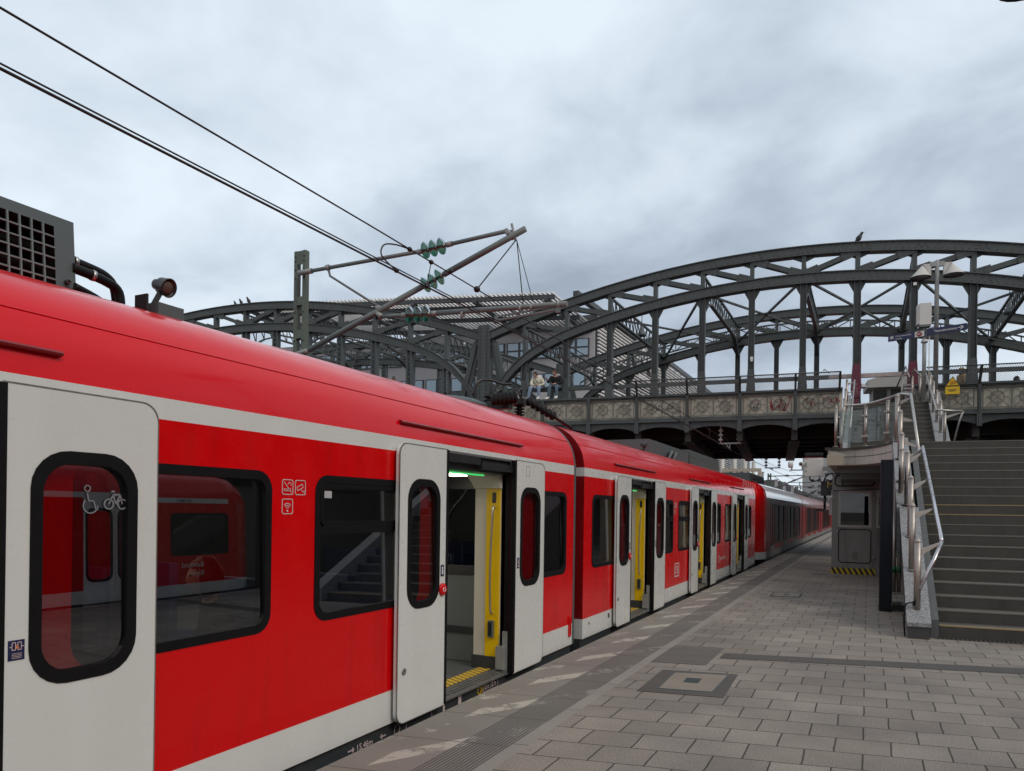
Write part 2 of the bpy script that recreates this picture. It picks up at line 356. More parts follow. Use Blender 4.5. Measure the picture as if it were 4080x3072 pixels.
EYEK=pmat('eye_dark',(.02,.015,.012),.3)
LIP=pmat('lips',(.36,.14,.12),.5)
TANC=pmat('tan_cloth',(.38,.25,.14),.9,var=.4,scale=9,bump=.6,bscale=12)
BIRD=pmat('dark_feathers',(.025,.027,.032),.6,var=.3)
GREENL=emis('green_door_light',(.08,.8,.2),.7)
CEILL=emis('carriage_ceiling_light',(1,.88,.70),6.)

# ------------------------------------------------------------------ camera (level, lens shifted upward)
FPX=2900.;CX,CY=2040.,2029.;RHO=.014;H=1.6
cam=bpy.data.cameras.new('camera');cam.sensor_width=36;cam.lens=FPX/4080*36;cam.shift_y=(CY-1536)/4080;cam.clip_end=3000;cam.clip_start=.05
co=bpy.data.objects.new('camera',cam);COL.objects.link(co);sc.camera=co
PHI=math.atan(1418/FPX)
fw=Vec((-math.sin(PHI),math.cos(PHI),0));rt=Vec((math.cos(PHI),math.sin(PHI),0));up=Vec((0,0,1))
R0=Matrix((rt,up,-fw)).transposed()
R0=R0@Matrix.Rotation(RHO,3,'Z')
M=R0.to_4x4();M.translation=(0,0,H);co.matrix_world=M

# ------------------------------------------------------------------ sky and light
w=bpy.data.worlds.new('World');sc.world=w;w.use_nodes=True;nt=w.node_tree;nt.nodes.clear()
out=nt.nodes.new('ShaderNodeOutputWorld');bg=nt.nodes.new('ShaderNodeBackground');nt.links.new(bg.outputs[0],out.inputs[0])
SUN_EL,SUN_ROT=math.radians(40),math.radians(108)
sky=nt.nodes.new('ShaderNodeTexSky');sky.sky_type='NISHITA';sky.sun_disc=False;sky.sun_elevation=SUN_EL;sky.sun_rotation=SUN_ROT
tc=nt.nodes.new('ShaderNodeTexCoord');sx=nt.nodes.new('ShaderNodeSeparateXYZ');nt.links.new(tc.outputs['Generated'],sx.inputs[0])
den=math_(nt,'ADD',math_(nt,'MAXIMUM',sx.outputs[2],0.),.27)
cv=nt.nodes.new('ShaderNodeCombineXYZ')
nt.links.new(math_(nt,'DIVIDE',sx.outputs[0],den),cv.inputs[0]);nt.links.new(math_(nt,'DIVIDE',sx.outputs[1],den),cv.inputs[1])
mp=nt.nodes.new('ShaderNodeMapping');mp.inputs['Location'].default_value=(-10.4814,1.7692,0);nt.links.new(cv.outputs[0],mp.inputs[0])
def wn(scale,det,rough,dist):
    n=nt.nodes.new('ShaderNodeTexNoise');n.inputs['Scale'].default_value=scale;n.inputs['Detail'].default_value=det;n.inputs['Roughness'].default_value=rough;n.inputs['Distortion'].default_value=dist
    nt.links.new(mp.outputs[0],n.inputs['Vector']);return n.outputs['Fac']
big=wn(.95,5,.5,.25);fine=wn(2.9,8,.56,.35)
den2=math_(nt,'ADD',math_(nt,'MULTIPLY',big,.68),math_(nt,'MULTIPLY',fine,.32))
cl=ramp(nt,den2,[(.38,(.67,.745,.81)),(.455,(.57,.645,.72)),(.53,(.43,.495,.575)),(.63,(.29,.34,.41))])
# the sky is brighter ahead of the camera, where the cover is thinner, than behind it
sdot=math_(nt,'ADD',math_(nt,'MULTIPLY',sx.outputs[0],-.44),math_(nt,'MULTIPLY',sx.outputs[1],.90))
mr=nt.nodes.new('ShaderNodeMapRange');mr.interpolation_type='SMOOTHSTEP';nt.links.new(sdot,mr.inputs[0])
mr.inputs[1].default_value=-.25;mr.inputs[2].default_value=.75;mr.inputs[3].default_value=0.;mr.inputs[4].default_value=1.
back=mix(nt,.6,cl.outputs[0],(.62,.60,.575))
back=mix(nt,1.,back,(.95,.95,.95),'MULTIPLY')
cc=mix(nt,mr.outputs[0],back,cl.outputs[0])
skys=nt.nodes.new('ShaderNodeVectorMath');skys.operation='SCALE';skys.inputs['Scale'].default_value=.07;nt.links.new(sky.outputs[0],skys.inputs[0])
cm=mix(nt,.9,skys.outputs[0],cc)
nt.links.new(cm,bg.inputs[0]);bg.inputs[1].default_value=1.
sun=bpy.data.lights.new('sun','SUN');sun.energy=.95;sun.angle=math.radians(25);sun.color=(1,.90,.78)
so=bpy.data.objects.new('sun',sun);COL.objects.link(so)
# direction towards the sun, same convention as the sky texture
sd=Vec((math.sin(SUN_ROT)*math.cos(SUN_EL),math.cos(SUN_ROT)*math.cos(SUN_EL),math.sin(SUN_EL)))
so.rotation_euler=sd.to_track_quat('Z','Y').to_euler()
sc.view_settings.view_transform='Standard';sc.view_settings.look='None';sc.view_settings.exposure=.38;sc.view_settings.gamma=1
sc.cycles.max_bounces=8;sc.cycles.transparent_max_bounces=16

UX,UY=.99453,.10445
def W(s,v,z): return (s*UX-v*UY,s*UY+v*UX,z)
UV=Vec((UX,UY,0));VV=Vec((-UY,UX,0))
# ------------------------------------------------------------------ trains
ZB0,ZB1,ZLO=2.015,2.12,.272
WZ0,WZ1=.875,1.80
ROOF=[(0,2.12),(.012,2.20),(.04,2.31),(.10,2.42),(.20,2.53),(.36,2.626),(.6,2.695),(.95,2.775),(1.25,2.82),(1.5,2.835)]
RP=[(p.x,p.y) for p in smooth_pts([(a,b,0) for a,b in ROOF],3)]
RP=RP+[(3.0-a,b) for a,b in reversed(RP[:-1])]
DW=1.325; DO=.635
def carriage(name,label,x0,sg,y0,y1,doors,wins,group,detail=1,nose0=False,nose1=False,open_doors=True,root=None,pics=(),far=False):
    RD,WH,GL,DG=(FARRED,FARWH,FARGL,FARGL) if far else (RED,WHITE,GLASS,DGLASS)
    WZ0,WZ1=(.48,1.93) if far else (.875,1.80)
    X=lambda d:x0-sg*d
    nx=Vec((sg,0,0))            # outward normal of the platform side
    t=thing(name,(X(1.5),(y0+y1)/2,-.4),label,'train carriage',group)
    def pane_y(y): return (X(.03),y)
    b0=y0+(1.1 if nose0 else 0);b1=y1-(1.1 if nose1 else 0)
    # ---- side wall with real window and door openings
    holes=[(a+.03,b-.03,WZ0+.03,WZ1-.03) for a,b,*_ in wins]+([(d-DO,d+DO,.03,2.075) for d in doors] if open_doors else [])
    ys=sorted({b0,b1,*[h[i] for h in holes for i in(0,1)]});zs=sorted({.03,ZLO,ZB0,ZB1,WZ0+.03,WZ1-.03,2.075})
    g=MB()
    for ya,yb in zip(ys,ys[1:]):
        if yb-ya<1e-4: continue
        for za,zb in zip(zs,zs[1:]):
            cy,cz=(ya+yb)/2,(za+zb)/2
            if any(h[0]<cy<h[1] and h[2]<cz<h[3] for h in holes): continue
            g.poly([(X(0),ya,za),(X(0),yb,za),(X(0),yb,zb),(X(0),ya,zb)],1 if (cz<ZLO or cz>ZB0) else 0)
    # wall thickness at the openings
    for h in holes:
        for ya,yb,za,zb in ((h[0],h[0],h[2],h[3]),(h[1],h[1],h[2],h[3])): g.poly([(X(0),ya,za),(X(.09),ya,za),(X(.09),ya,zb),(X(0),ya,zb)],2)
        for z in (h[2],h[3]): g.poly([(X(0),h[0],z),(X(.09),h[0],z),(X(.09),h[1],z),(X(0),h[1],z)],2)
    # far side wall, ends
    g.box(*sorted((X(2.96),X(3.0))),b0,b1,.03,ZB1,0)
    for yy,ns in ((b0,nose0),(b1,nose1)):
        if not ns:
            for za,zb,m in ((.03,ZLO,1),(ZLO,ZB0,3),(ZB0,ZB1,1)): g.poly([(X(.0),yy,za),(X(3),yy,za),(X(3),yy,zb),(X(.0),yy,zb)],m)
            g.poly([(X(d),yy,z) for d,z in RP],3)
    g.build('body',[RD,WH,BLACK,REDIN],t)
    # ---- roof skin, swept along the carriage
    r=MB();k=len(RP);ny=max(2,int((b1-b0)/1.5));vs=[]
    for i in range(ny+1):
        y=b0+(b1-b0)*i/ny;vs+=[(X(d),y,z) for d,z in RP]
    r.add(vs,[(i*k+j,i*k+j+1,(i+1)*k+j+1,(i+1)*k+j) for i in range(ny) for j in range(k-1)],0,True)
    rf=r.build('roof',[ROOFF if far else ROOFR],t)
    if detail:
        s=MB();s.tube([(X(.088),b0+.02,2.405),(X(.088),b1-.02,2.405)],.004,6);s.build('roof_seam',[ROOFR],rf)
    # ---- skirt and underframe
    g=MB();g.box(*sorted((X(.03),X(2.97))),b0,b1,-.55,.03);g.box(*sorted((X(.3),X(2.7))),b0+.5,b1-.5,-.95,-.55)
    g.build('skirt',[SKIRT],t)
    # ---- cab noses: lofted sections
    for on,ye,dr in ((nose0,y0,1),(nose1,y1,-1)):
        if not on: continue
        g=MB();secs=[]
        for q in (0,.06,.16,.3,.5,.75,1.):
            y=ye+dr*1.1*q;ins=.62*(1-q)**2.2;dz=.75*(1-q)**2.2
            prof=[(0,.03),(0,ZLO),(0,ZB0)]+RP+[(3,ZB0),(3,ZLO),(3,.03)]
            sec=[]
            for d,z in prof:
                dd=1.5+(d-1.5)*(1-ins/1.5);zz=z if z<1.2 else 1.2+(z-1.2)*(1-dz/1.65)
                bulge=.22*(1-q)*max(0,1-abs(zz-.9)/1.6);sec.append((X(dd),y-dr*bulge*.0,zz))
            secs.append(sec)
        k=len(secs[0]);vs=[p for s_ in secs for p in s_];n0=len(secs)
        for i in range(n0-1):
            for j in range(k-1):
                zz=secs[i+1][j][2]+secs[i+1][j+1][2]
                g.add([vs[i*k+j],vs[i*k+j+1],vs[(i+1)*k+j+1],vs[(i+1)*k+j]],[(0,1,2,3)],1 if zz<2*ZLO+.02 else 0,True)
        g.poly(secs[0],0);g.build('cab_nose',[RED,WHITE],t)
        g=MB();g.box(*sorted((X(.75),X(2.25))),*sorted((ye-dr*.012,ye+dr*.03)),1.05,1.85);g.build('windscreen',[DARKGL],t)
        g=MB();g.box(*sorted((X(.25),X(2.75))),*sorted((ye+dr*.05,ye+dr*1.1)),-.55,.03);g.build('nose_skirt',[SKIRT],t)
        for d in (.78,2.22):
            g=MB();g.lathe((X(d),ye-dr*.005,.62),(0,-dr,0),[(0,.09),(.03,.085),(.035,.0)],12);g.build('headlight',[LAMPU],t)
        g=MB();g.box(*sorted((X(1.35),X(1.65))),*sorted((ye-dr*.35,ye+dr*.1)),-.3,-.05);g.build('coupler',[BLKPL],t)
    # ---- windows
    for ya,yb,split in wins:
        g=MB();o=rrect(ya,yb,WZ0,WZ1,.11);i=rrect(ya+.048,yb-.048,WZ0+.048,WZ1-.048,.075)
        g.ring([(X(-.005),*p) for p in o],[(X(-.005),*p) for p in i],(-sg*.03,0,0))
        if split:
            g.box(*sorted((X(-.003),X(.025))),ya+.04,yb-.04,1.425,1.475)
            o=rrect(ya+.055,yb-.055,1.475,WZ1-.05,.05);i=rrect(ya+.085,yb-.085,1.505,WZ1-.08,.03)
            g.ring([(X(-.002),*p) for p in o],[(X(-.002),*p) for p in i],(-sg*.02,0,0))
        fr=g.build('window_frame',[BLACK],t)
        g=MB();g.poly([(X(.010),ya+.035,WZ0+.035),(X(.010),yb-.035,WZ0+.035),(X(.026),yb-.035,WZ1-.035),(X(.026),ya+.035,WZ1-.035)])
        g.build('window_glass',[GL],fr)
    # ---- doors
    for d in doors:
        for side in (-1,1):
            if open_doors: a,b=(d-DW+.03,d-DO) if side<0 else (d+DO,d+DW);off=-.062
            else: a,b=(d-DO,d-.006) if side<0 else (d+.006,d+DO);off=-.006
            xo=X(off);R=.085;nb=.0
            rad=[R,nb,nb,R] if side<0 else [nb,R,R,nb]
            if not open_doors: rad=.01
            gm=.125 if detail else .06;wa,wb=a+gm,b-gm
            o=rrect(a,b,.022,2.072,rad,6);i=rrect(wa+.02,wb-.02,WZ0 if detail else .45,WZ1-.015,.14,6)
            g=MB();g.ring([(xo,*p) for p in o],[(xo,*p) for p in i],(-sg*.034,0,0))
            lf=g.build('door_leaf',[WH],t)
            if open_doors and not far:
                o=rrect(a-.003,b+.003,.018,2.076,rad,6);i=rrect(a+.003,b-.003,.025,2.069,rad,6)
                g=MB();g.ring([(xo+sg*.001,*p) for p in o],[(xo+sg*.001,*p) for p in i],(-sg*.008,0,0));g.build('leaf_edge_highlight',[ALU],lf)  # pale rim standing in for the bright glint along the leaf outline
            zw=WZ0 if detail else .45;o=rrect(wa-.02,wb+.02,zw-.035,WZ1+.02,.16,6);i=rrect(wa+.03,wb-.03,zw+.02,WZ1-.035,.12,6)
            g=MB();g.ring([(xo+sg*.004,*p) for p in o],[(xo+sg*.004,*p) for p in i],(-sg*.03,0,0));g.build('window_seal',[BLACK],lf)
            g=MB();g.poly([(xo-sg*.012,wa,zw),(xo-sg*.012,wb,zw),(xo-sg*.026,wb,WZ1),(xo-sg*.026,wa,WZ1)]);g.build('door_glass',[DG],lf)
            if detail:
                e=b if side<0 else a
                g=MB();g.box(*sorted((xo-sg*.046,xo+sg*.002)),e-.014 if side<0 else e-.022,e+.022 if side<0 else e+.014,.03,2.07);g.build('rubber_edge',[BLACK],lf)
            if detail and side<0:
                g=MB();g.lathe((xo,b-.062,.955),(sg,0,0),[(0,.05),(.012,.05),(.02,.043),(.022,0)],18)
                bt=g.build('open_button',[RED],lf)
                for q in (-1,1):
                    g=MB();g.bar((xo+sg*.024,b-.062+q*.02,.955),(xo+sg*.024,b-.062+q*.008,.972),.004,.005,(1,0,0));g.bar((xo+sg*.024,b-.062+q*.02,.955),(xo+sg*.024,b-.062+q*.008,.938),.004,.005,(1,0,0));g.build('button_arrow',[WHT],bt)
                g=MB();g.box(*sorted((xo,xo+sg*.003)),b-.085,b-.037,1.06,1.15,0);st=g.build('door_sticker',[NAVY],lf)
                g=MB();g.lathe((xo+sg*.003,b-.061,1.125),(sg,0,0),[(0,.011),(.001,.011)],10);g.box(*sorted((xo+sg*.003,xo+sg*.004)),b-.071,b-.051,1.075,1.112);g.build('sticker_symbol',[WHT],st)
                g=MB();g.lathe((xo,a+.08,.40),(sg,0,0),[(0,.026),(.006,.026),(.008,.018),(.004,.014),(.004,0)],14);g.build('door_lock',[STEELB],lf)
            if detail and side>0 and abs(d-1.045)>.01:
                g=MB();g.box(*sorted((xo,xo+sg*.003)),a+.045,a+.09,1.03,1.13);st=g.build('door_sticker',[NAVY],lf)
                g=MB();g.box(*sorted((xo+sg*.003,xo+sg*.004)),a+.053,a+.083,1.045,1.06);g.box(*sorted((xo+sg*.003,xo+sg*.004)),a+.06,a+.076,1.07,1.115);g.build('sticker_symbol',[PINKW],st)
        if detail:
            g=MB();pr=[(.012,2.222),(-.008,2.226),(-.014,2.236),(-.004,2.246),(.02,2.25)]
            g.prism([(X(a),d-1.2,z) for a,z in pr],(0,2.1,0));g.build('rain_gutter',[REDIN],t)
        if open_doors:
            g=MB();g.box(*sorted((X(.02),X(.16))),d-DO,d+DO,1.93,2.07,0);g.box(*sorted((X(-.03),X(.02))),d-.63,d-.02,1.985,2.05,0);g.box(*sorted((X(-.035),X(.02))),d+.0,d+.63,1.95,2.02,0)
            g.box(*sorted((X(-.02),X(.03))),d-DO,d+DO,2.055,2.075,1)
            g.build('door_mechanism',[BLKPL,ALU],t)
            g=MB()
            for q in range(4): g.box(*sorted((X(.00+.035*q),X(.022+.035*q))),d-DO,d+DO,.028,.040+.004*q)
            g.box(*sorted((X(-.015),X(.16))),d-DO,d+DO,.015,.030);g.build('door_sill',[ALU],t)
            g=MB();g.box(*sorted((X(.165),X(.30))),d-DO,d+DO,.046,.052);g.build('sill_tape',[TAPE],t)
            # draught screens with yellow grab panel either side of the doorway
            for q in (1,-1):
                yy=d+q*.635
                g=MB();g.box(*sorted((X(.10),X(.24))),*sorted((yy-q*.03,yy+q*.12)),.17,1.80);pn=g.build('grab_panel',[YEL],t)
                g=MB();g.box(*sorted((X(.24),X(.37))),*sorted((yy-q*.02,yy+q*.11)),.17,1.80);g.box(*sorted((X(.085),X(.37))),*sorted((yy-q*.06,yy+q*.14)),1.80,1.97)
                g.prism([(X(.37),yy-q*.06,1.97),(X(.37),yy-q*.06,1.82),(X(.48),yy-q*.06,1.97)],(0,q*.2,0))
                g.box(*sorted((X(.05),X(.10))),*sorted((yy+q*.0,yy+q*.045)),.2,1.93);g.build('draught_screen',[CREAM],t)
                g=MB();g.box(*sorted((X(.08),X(.38))),*sorted((yy-q*.04,yy+q*.13)),.045,.17);g.build('screen_foot',[SKIRT],t)
                g=MB();g.box(*sorted((X(.02),X(.10))),*sorted((yy-q*.07,yy-q*.02)),.06,.28);g.box(*sorted((X(.0),X(.05))),*sorted((yy-q*.03,yy+q*.04)),.03,.42);g.build('door_guide',[GALV],t)
                yh=yy-q*.075
                g=MB();g.tube(smooth_pts([(X(.15),yy-q*.03,1.61),(X(.145),yh,1.60),(X(.16),yh,1.3),(X(.168),yh,.98),(X(.163),yh,.7),(X(.155),yh,.60),(X(.16),yy-q*.03,.59)],4),.011,8);g.build('grab_rail',[STEEL],pn)
                g=MB();g.box(*sorted((X(.14),X(.19))),*sorted((yy-q*.07,yy-q*.03)),.36,.52);g.box(*sorted((X(.148),X(.182))),*sorted((yy-q*.072,yy-q*.068)),.375,.505,1);g.build('button_box',[GRILLE,BLKPL],pn)
                g=MB();g.box(*sorted((X(.135),X(.175))),*sorted((yy-q*.034,yy-q*.03)),1.66,1.76);g.build('panel_sticker',[BLKPL],pn)
            g=MB();yp=d+.80
            g.box(*sorted((X(.42),X(1.25))),yp,yp+.03,.05,.33,0);g.box(*sorted((X(.42),X(1.25))),yp-.012,yp+.03,.33,.40,1);g.box(*sorted((X(.42),X(1.25))),yp,yp+.03,.40,.93,0);g.box(*sorted((X(.42),X(1.25))),yp-.015,yp+.03,.93,1.02,1)
            g.build('partition',[GREYIN,SKIRT],t)
            g=MB();g.box(*sorted((X(.42),X(1.25))),yp+.01,yp+.02,1.02,1.8);g.build('partition_glass',[GLASS],t)
            g=MB();g.box(*sorted((X(.17),X(.19))),d-.5,d+.42,1.910,1.922);g.build('green_strip_light',[GREENL],t)
            g=MB();g.box(*sorted((X(.16),X(.36))),d-.6,d+.6,1.925,1.96);g.build('doorway_header',[CREAM],t)
    # ---- interior
    if open_doors:
        g=MB();e0,e1=b0+.05,b1-.05
        g.box(*sorted((X(.09),X(2.9))),e0,e1,.0,.045,0)
        g.box(*sorted((X(.09),X(2.9))),e0,e1,2.02,2.05,1)
        g.box(*sorted((X(2.84),X(2.9))),e0,e1,.045,.62,2);g.box(*sorted((X(2.84),X(2.9))),e0,e1,.62,.80,3);g.box(*sorted((X(2.85),X(2.9))),e0,e1,.80,2.02,3)
        for yy in (e0,e1-.03): g.box(*sorted((X(.09),X(2.9))),yy,yy+.03,.045,2.02,3)
        g.build('interior_lining',[FLOORIN,CREAM,GREYIN,DKIN],t)
        if detail:
            g=MB();g.box(*sorted((X(1.2),X(1.45))),e0+.3,e1-.3,1.99,2.015);g.build('ceiling_light',[CEILL],t)
            bays=[e0]+[d for d in doors]+[e1]
            for a,b in zip(bays,bays[1:]):
                aa=a+.85 if a!=e0 else a+.1;bb=b-.85 if b!=e1 else b-.1
                n=max(1,int((bb-aa)/.85))
                for k_ in range(n):
                    yc=aa+(bb-aa)*(k_+.5)/n
                    for dd in (.55,2.4):
                        g=MB();q=1 if k_%2 else -1
                        g.box(*sorted((X(dd-.42),X(dd+.42))),yc-.22,yc+.22,.40,.50);g.box(*sorted((X(dd-.42),X(dd+.42))),*sorted((yc+q*.16,yc+q*.24)),.50,1.12)
                        g.box(*sorted((X(dd-.1),X(dd+.1))),yc-.15,yc+.15,.045,.40);g.build('seat',[SEATB],t)
            for d in doors:
                g=MB();g.tube(smooth_pts([(X(.75),d+.35,1.985),(X(.85),d+.38,1.75),(X(.95),d+.55,1.5),(X(1.0),d+.62,1.0),(X(1.0),d+.62,.05)],4),.016,8);g.build('stanchion',[GRILLE],t)
    return t,X
def stroke(g,pts,x,wd,m=0,th=.0015,closed=False):   # flat line on a plane x=const; pts are (y,z)
    pp=list(pts)+([pts[0]] if closed else [])
    for a,b in zip(pp,pp[1:]): g.bar((x,*a),(x,*b),th,wd,(0,-(b[1]-a[1]),(b[0]-a[0])))
def arc(cy,cz,r,a0,a1,n=12): return [(cy+r*math.cos(a0+(a1-a0)*i/n),cz+r*math.sin(a0+(a1-a0)*i/n)) for i in range(n+1)]

XS=-3.1
G1='carriages of the stopped red train'
car_a,XA=carriage('train_carriage','red and white carriage closest to the camera with air conditioner box above its roof',XS,1,-8.0,8.0,[-3.66,1.045,5.66],[(-2.6,-1.45,0),(-1.05,.05,0),(2.0,3.172,0),(3.54,4.72,1),(6.95,7.76,0)],G1)
car_b,XB=carriage('train_carriage','second red and white carriage in line with three open doorways and the DB emblem',XS,1,8.33,24.35,[10.74,15.36,20.1],[(8.62,9.72,0),(12.15,12.86,1),(13.24,14.45,1),(16.8,17.5,0),(18.05,19.2,0),(21.6,22.45,0)],G1,nose1=True)
# gangway bellows and end rings between the two
g=MB()
for i in range(5): g.box(-5.9,-3.35,8.0+.066*i+.01,8.0+.066*i+.045,-.3,2.45)
g.build('gangway_bellows',[BLACK],car_a)
for yy in (7.985,):
    g=MB();o=[(XA(d),z) for d,z in [(-.004,.03),(-.004,2.12)]+RP+[(3.004,2.12),(3.004,.03)]];i=[(XA(1.5+(d-1.5)*.975),z*.985) for d,z in [(0,.03),(0,2.12)]+RP+[(3,2.12),(3,.03)]]
    for a,b,c,e in zip(o,o[1:],i,i[1:]): g.add([(a[0],yy,a[1]),(b[0],yy,b[1]),(e[0],yy,e[1]),(c[0],yy,c[1]),(a[0],yy+.05,a[1]),(b[0],yy+.05,b[1]),(e[0],yy+.05,e[1]),(c[0],yy+.05,c[1])],[(0,1,2,3),(4,5,6,7),(0,1,5,4),(3,2,6,7)])
    g.build('end_seal',[GRILLE],car_a)
# ---- stickers and lettering on the first carriage
xo=XS+.0025
def pictogram(y,z,kind,parent,s=.092):
    g=MB();o=rrect(y,y+s,z,z+s,.014,3);i=rrect(y+.005,y+s-.005,z+.005,z+s-.005,.011,3)
    g.ring([(xo-.001,*p) for p in o],[(xo-.001,*p) for p in i],(.0015,0,0))
    c=(y+s/2,z+s/2)
    if kind=='wifi':
        for r in (.014,.026,.038): stroke(g,arc(c[0],c[1]-.02,r,pi*.25,pi*.75,8),xo,.005)
        g.lathe((xo-.001,c[0],c[1]-.026),(1,0,0),[(0,.007),(.0015,.007)],10)
    elif kind=='smoke':
        stroke(g,[(y+.016,c[1]-.012),(y+.062,c[1]-.012),(y+.062,c[1]-.022),(y+.016,c[1]-.022)],xo,.004,closed=True)
        stroke(g,arc(c[0]+.016,c[1]+.016,.012,-.6,pi,8),xo,.004);stroke(g,[(y+.07,c[1]-.022),(y+.07,c[1]-.005)],xo,.004)
        stroke(g,[(y+.016,z+s-.016),(y+s-.016,z+.016)],xo,.005)
    else:
        stroke(g,[(y+.014,c[1]+.0),(y+.062,c[1]+.022),(y+.07,c[1]+.002),(y+.022,c[1]-.02)],xo,.0045,closed=True)
        stroke(g,[(y+.05,c[1]-.008),(y+.062,c[1]-.024),(y+.078,c[1]-.024)],xo,.0045);stroke(g,[(y+.078,c[1]-.034),(y+.078,c[1]-.014)],xo,.0045)
    return g.build('pictogram',[PINKW],parent)
def trio(y,z,parent): pictogram(y,z,'smoke',parent);pictogram(y+.108,z,'camera',parent);pictogram(y,z-.115,'wifi',parent)
trio(3.252,1.667,car_a);trio(12.90,1.665,car_b)
g=MB();g.box(XS+.058,XS+.0645,1.707,1.770,.972,1.052);wst=g.build('warning_sticker',[NAVY],car_a)
g=MB();xx=XS+.066
for q in (1.721,1.743): stroke(g,[(q,1.013),(q,1.043),(q+.013,1.043),(q+.013,1.013)],xx,.0025,closed=True)
stroke(g,[(1.712,1.026),(1.722,1.026)],xx,.003);stroke(g,[(1.766,1.026),(1.756,1.026)],xx,.003)
for k in range(4): stroke(g,[(1.72,.999-.006*k),(1.758,.999-.006*k)],xx,.0014)
g.build('sticker_symbol',[PINKW],wst)
g=MB();g.prism([(xx,1.731,1.018),(xx,1.749,1.018),(xx,1.74,1.036)],(.001,0,0));g.build('sticker_triangle',[pmat('orange_triangle',(.6,.2,.1))],wst)
# wheelchair and bicycle symbols on the first door window
gx=XS+.062-.016
def wheelchair(g,y,z,s): stroke(g,arc(y,z+.30*s,.045*s,0,2*pi,10),gx,.006*s*2);stroke(g,[(y,z+.23*s),(y+.02*s,z+.12*s),(y+.1*s,z+.12*s),(y+.13*s,z+.0*s),(y+.17*s,z+.0*s)],gx,.014*s);stroke(g,arc(y+.05*s,z+.05*s,.11*s,pi*.75,pi*2.0,14),gx,.014*s)
g=MB();wheelchair(g,2.035,1.575,.30)
g.build('window_symbol',[pmat('white_decal',(.26,.26,.28))],car_a);g=MB()
for q in (2.135,2.20): stroke(g,arc(q,1.598,.022,0,2*pi,14),gx,.005)
stroke(g,[(2.135,1.598),(2.155,1.64),(2.19,1.64),(2.20,1.598)],gx,.005);stroke(g,[(2.155,1.64),(2.168,1.598),(2.19,1.64)],gx,.005);stroke(g,[(2.147,1.655),(2.163,1.655)],gx,.006)
g.build('window_symbol',[pmat('white_decal',(.26,.26,.28))],car_a)
g=MB();g.box(XS-.004,XS-.002,3.625,3.70,1.655,1.70);g.build('window_sticker',[pmat('grey_decal',(.45,.46,.47))],car_a)
RT,UPV=(0,1,0),(0,0,1)
kx=XS-.03+.002
text('skirt_lettering','\u219215,46m\u2190' if False else '15,46m',.062,(kx,4.02,-.075),RT,UPV,PINKW,car_a,.001)
g=MB()
for a,b in ((3.93,4.0),(4.36,4.29)):
    stroke(g,[(a,-.052),(b,-.052)],kx+.001,.008);q=1 if b>a else -1
    stroke(g,[(b-q*.025,-.037),(b,-.052),(b-q*.025,-.067)],kx+.001,.007)
stroke(g,arc(4.5,-.05,.035,0,2*pi,14),kx+.001,.006)
stroke(g,[(4.62,-.09),(4.62,-.01),(4.98,-.01),(4.98,-.09)],kx+.001,.005)
g.box(kx,kx+.002,5.40,5.45,-.10,.005);g.box(kx,kx+.002,5.15,5.18,-.1,-.03)
stroke(g,[(5.86,-.075),(5.86,.012),(6.14,.012),(6.14,-.075)],kx+.001,.006,closed=True);stroke(g,[(6.0,-.075),(6.0,.012)],kx+.001,.005)
g.build('skirt_marks',[PINKW],car_a)
text('skirt_lettering','21t',.062,(kx,5.88,-.055),RT,UPV,PINKW,car_a,.001);text('skirt_lettering','27t',.062,(kx,6.02,-.055),RT,UPV,PINKW,car_a,.001)
g=MB();stroke(g,arc(5.78,-.04,.032,0,2*pi,16),kx+.001,.008);stroke(g,[(5.83,-.075),(5.83,-.0),(5.86,-.0)],kx+.001,.007);g.build('skirt_marks',[YEL],car_a)
g=MB();g.box(XS-.002,XS+.004,7.86,7.93,.13,.37);g.ring([(XS+.004,*p) for p in rrect(7.865,7.925,.13,.37,.02,3)],[(XS+.004,*p) for p in rrect(7.878,7.912,.15,.35,.012,3)],(.012,0,0));g.box(XS+.004,XS+.010,7.885,7.905,.16,.19,0);g.build('end_latch',[RED],car_a)
g=MB();stroke(g,[(6.52,1.93),(6.60,1.93),(6.60,2.03),(6.52,2.03)],XS+.064,.002,closed=True);g.build('leaf_inspection_plate',[GALV],car_a)
# ---- emblem and lettering on the second carriage
g=MB();o=rrect(12.985,13.345,.42,.67,.035,4);i=rrect(13.008,13.322,.443,.647,.022,4);g.ring([(xo,*p) for p in o],[(xo,*p) for p in i],(.001,0,0));g.build('emblem_frame',[PINKW],car_b)
text('emblem_lettering','DB',.215,(xo,13.022,.472),RT,UPV,PINKW,car_b,.001)
text('side_lettering','S',.24,(xo,17.28,.43),RT,UPV,WHT,car_b,.001);text('side_lettering','Bahn M\u00fcnchen',.125,(xo,17.46,.47),RT,UPV,PINKW,car_b,.001)
g=MB();g.box(XS-.001,XS+.004,9.30,9.35,.17,.23);g.box(XS-.001,XS+.004,8.55,8.575,.18,.21);g.build('lock_plate',[BLKPL],car_b)
tm=text('side_lettering','1 2 3  | 703-1 | 1604',.07,(xo,17.86,1.06),(0,0,1),(0,-1,0),PINKW,car_b,.001)
# scratched tag on the roof near the far end of the second carriage
g=MB()
for k in range(6):
    y=21.0+.45*k;stroke(g,[(y,2.30),(y+.1,2.5)],XS-.06+.03,.022);stroke(g,[(y+.1,2.5),(y+.22,2.42),(y+.12,2.36)],XS-.06+.03,.02)
g.build('roof_tag',[PINKW],car_b)

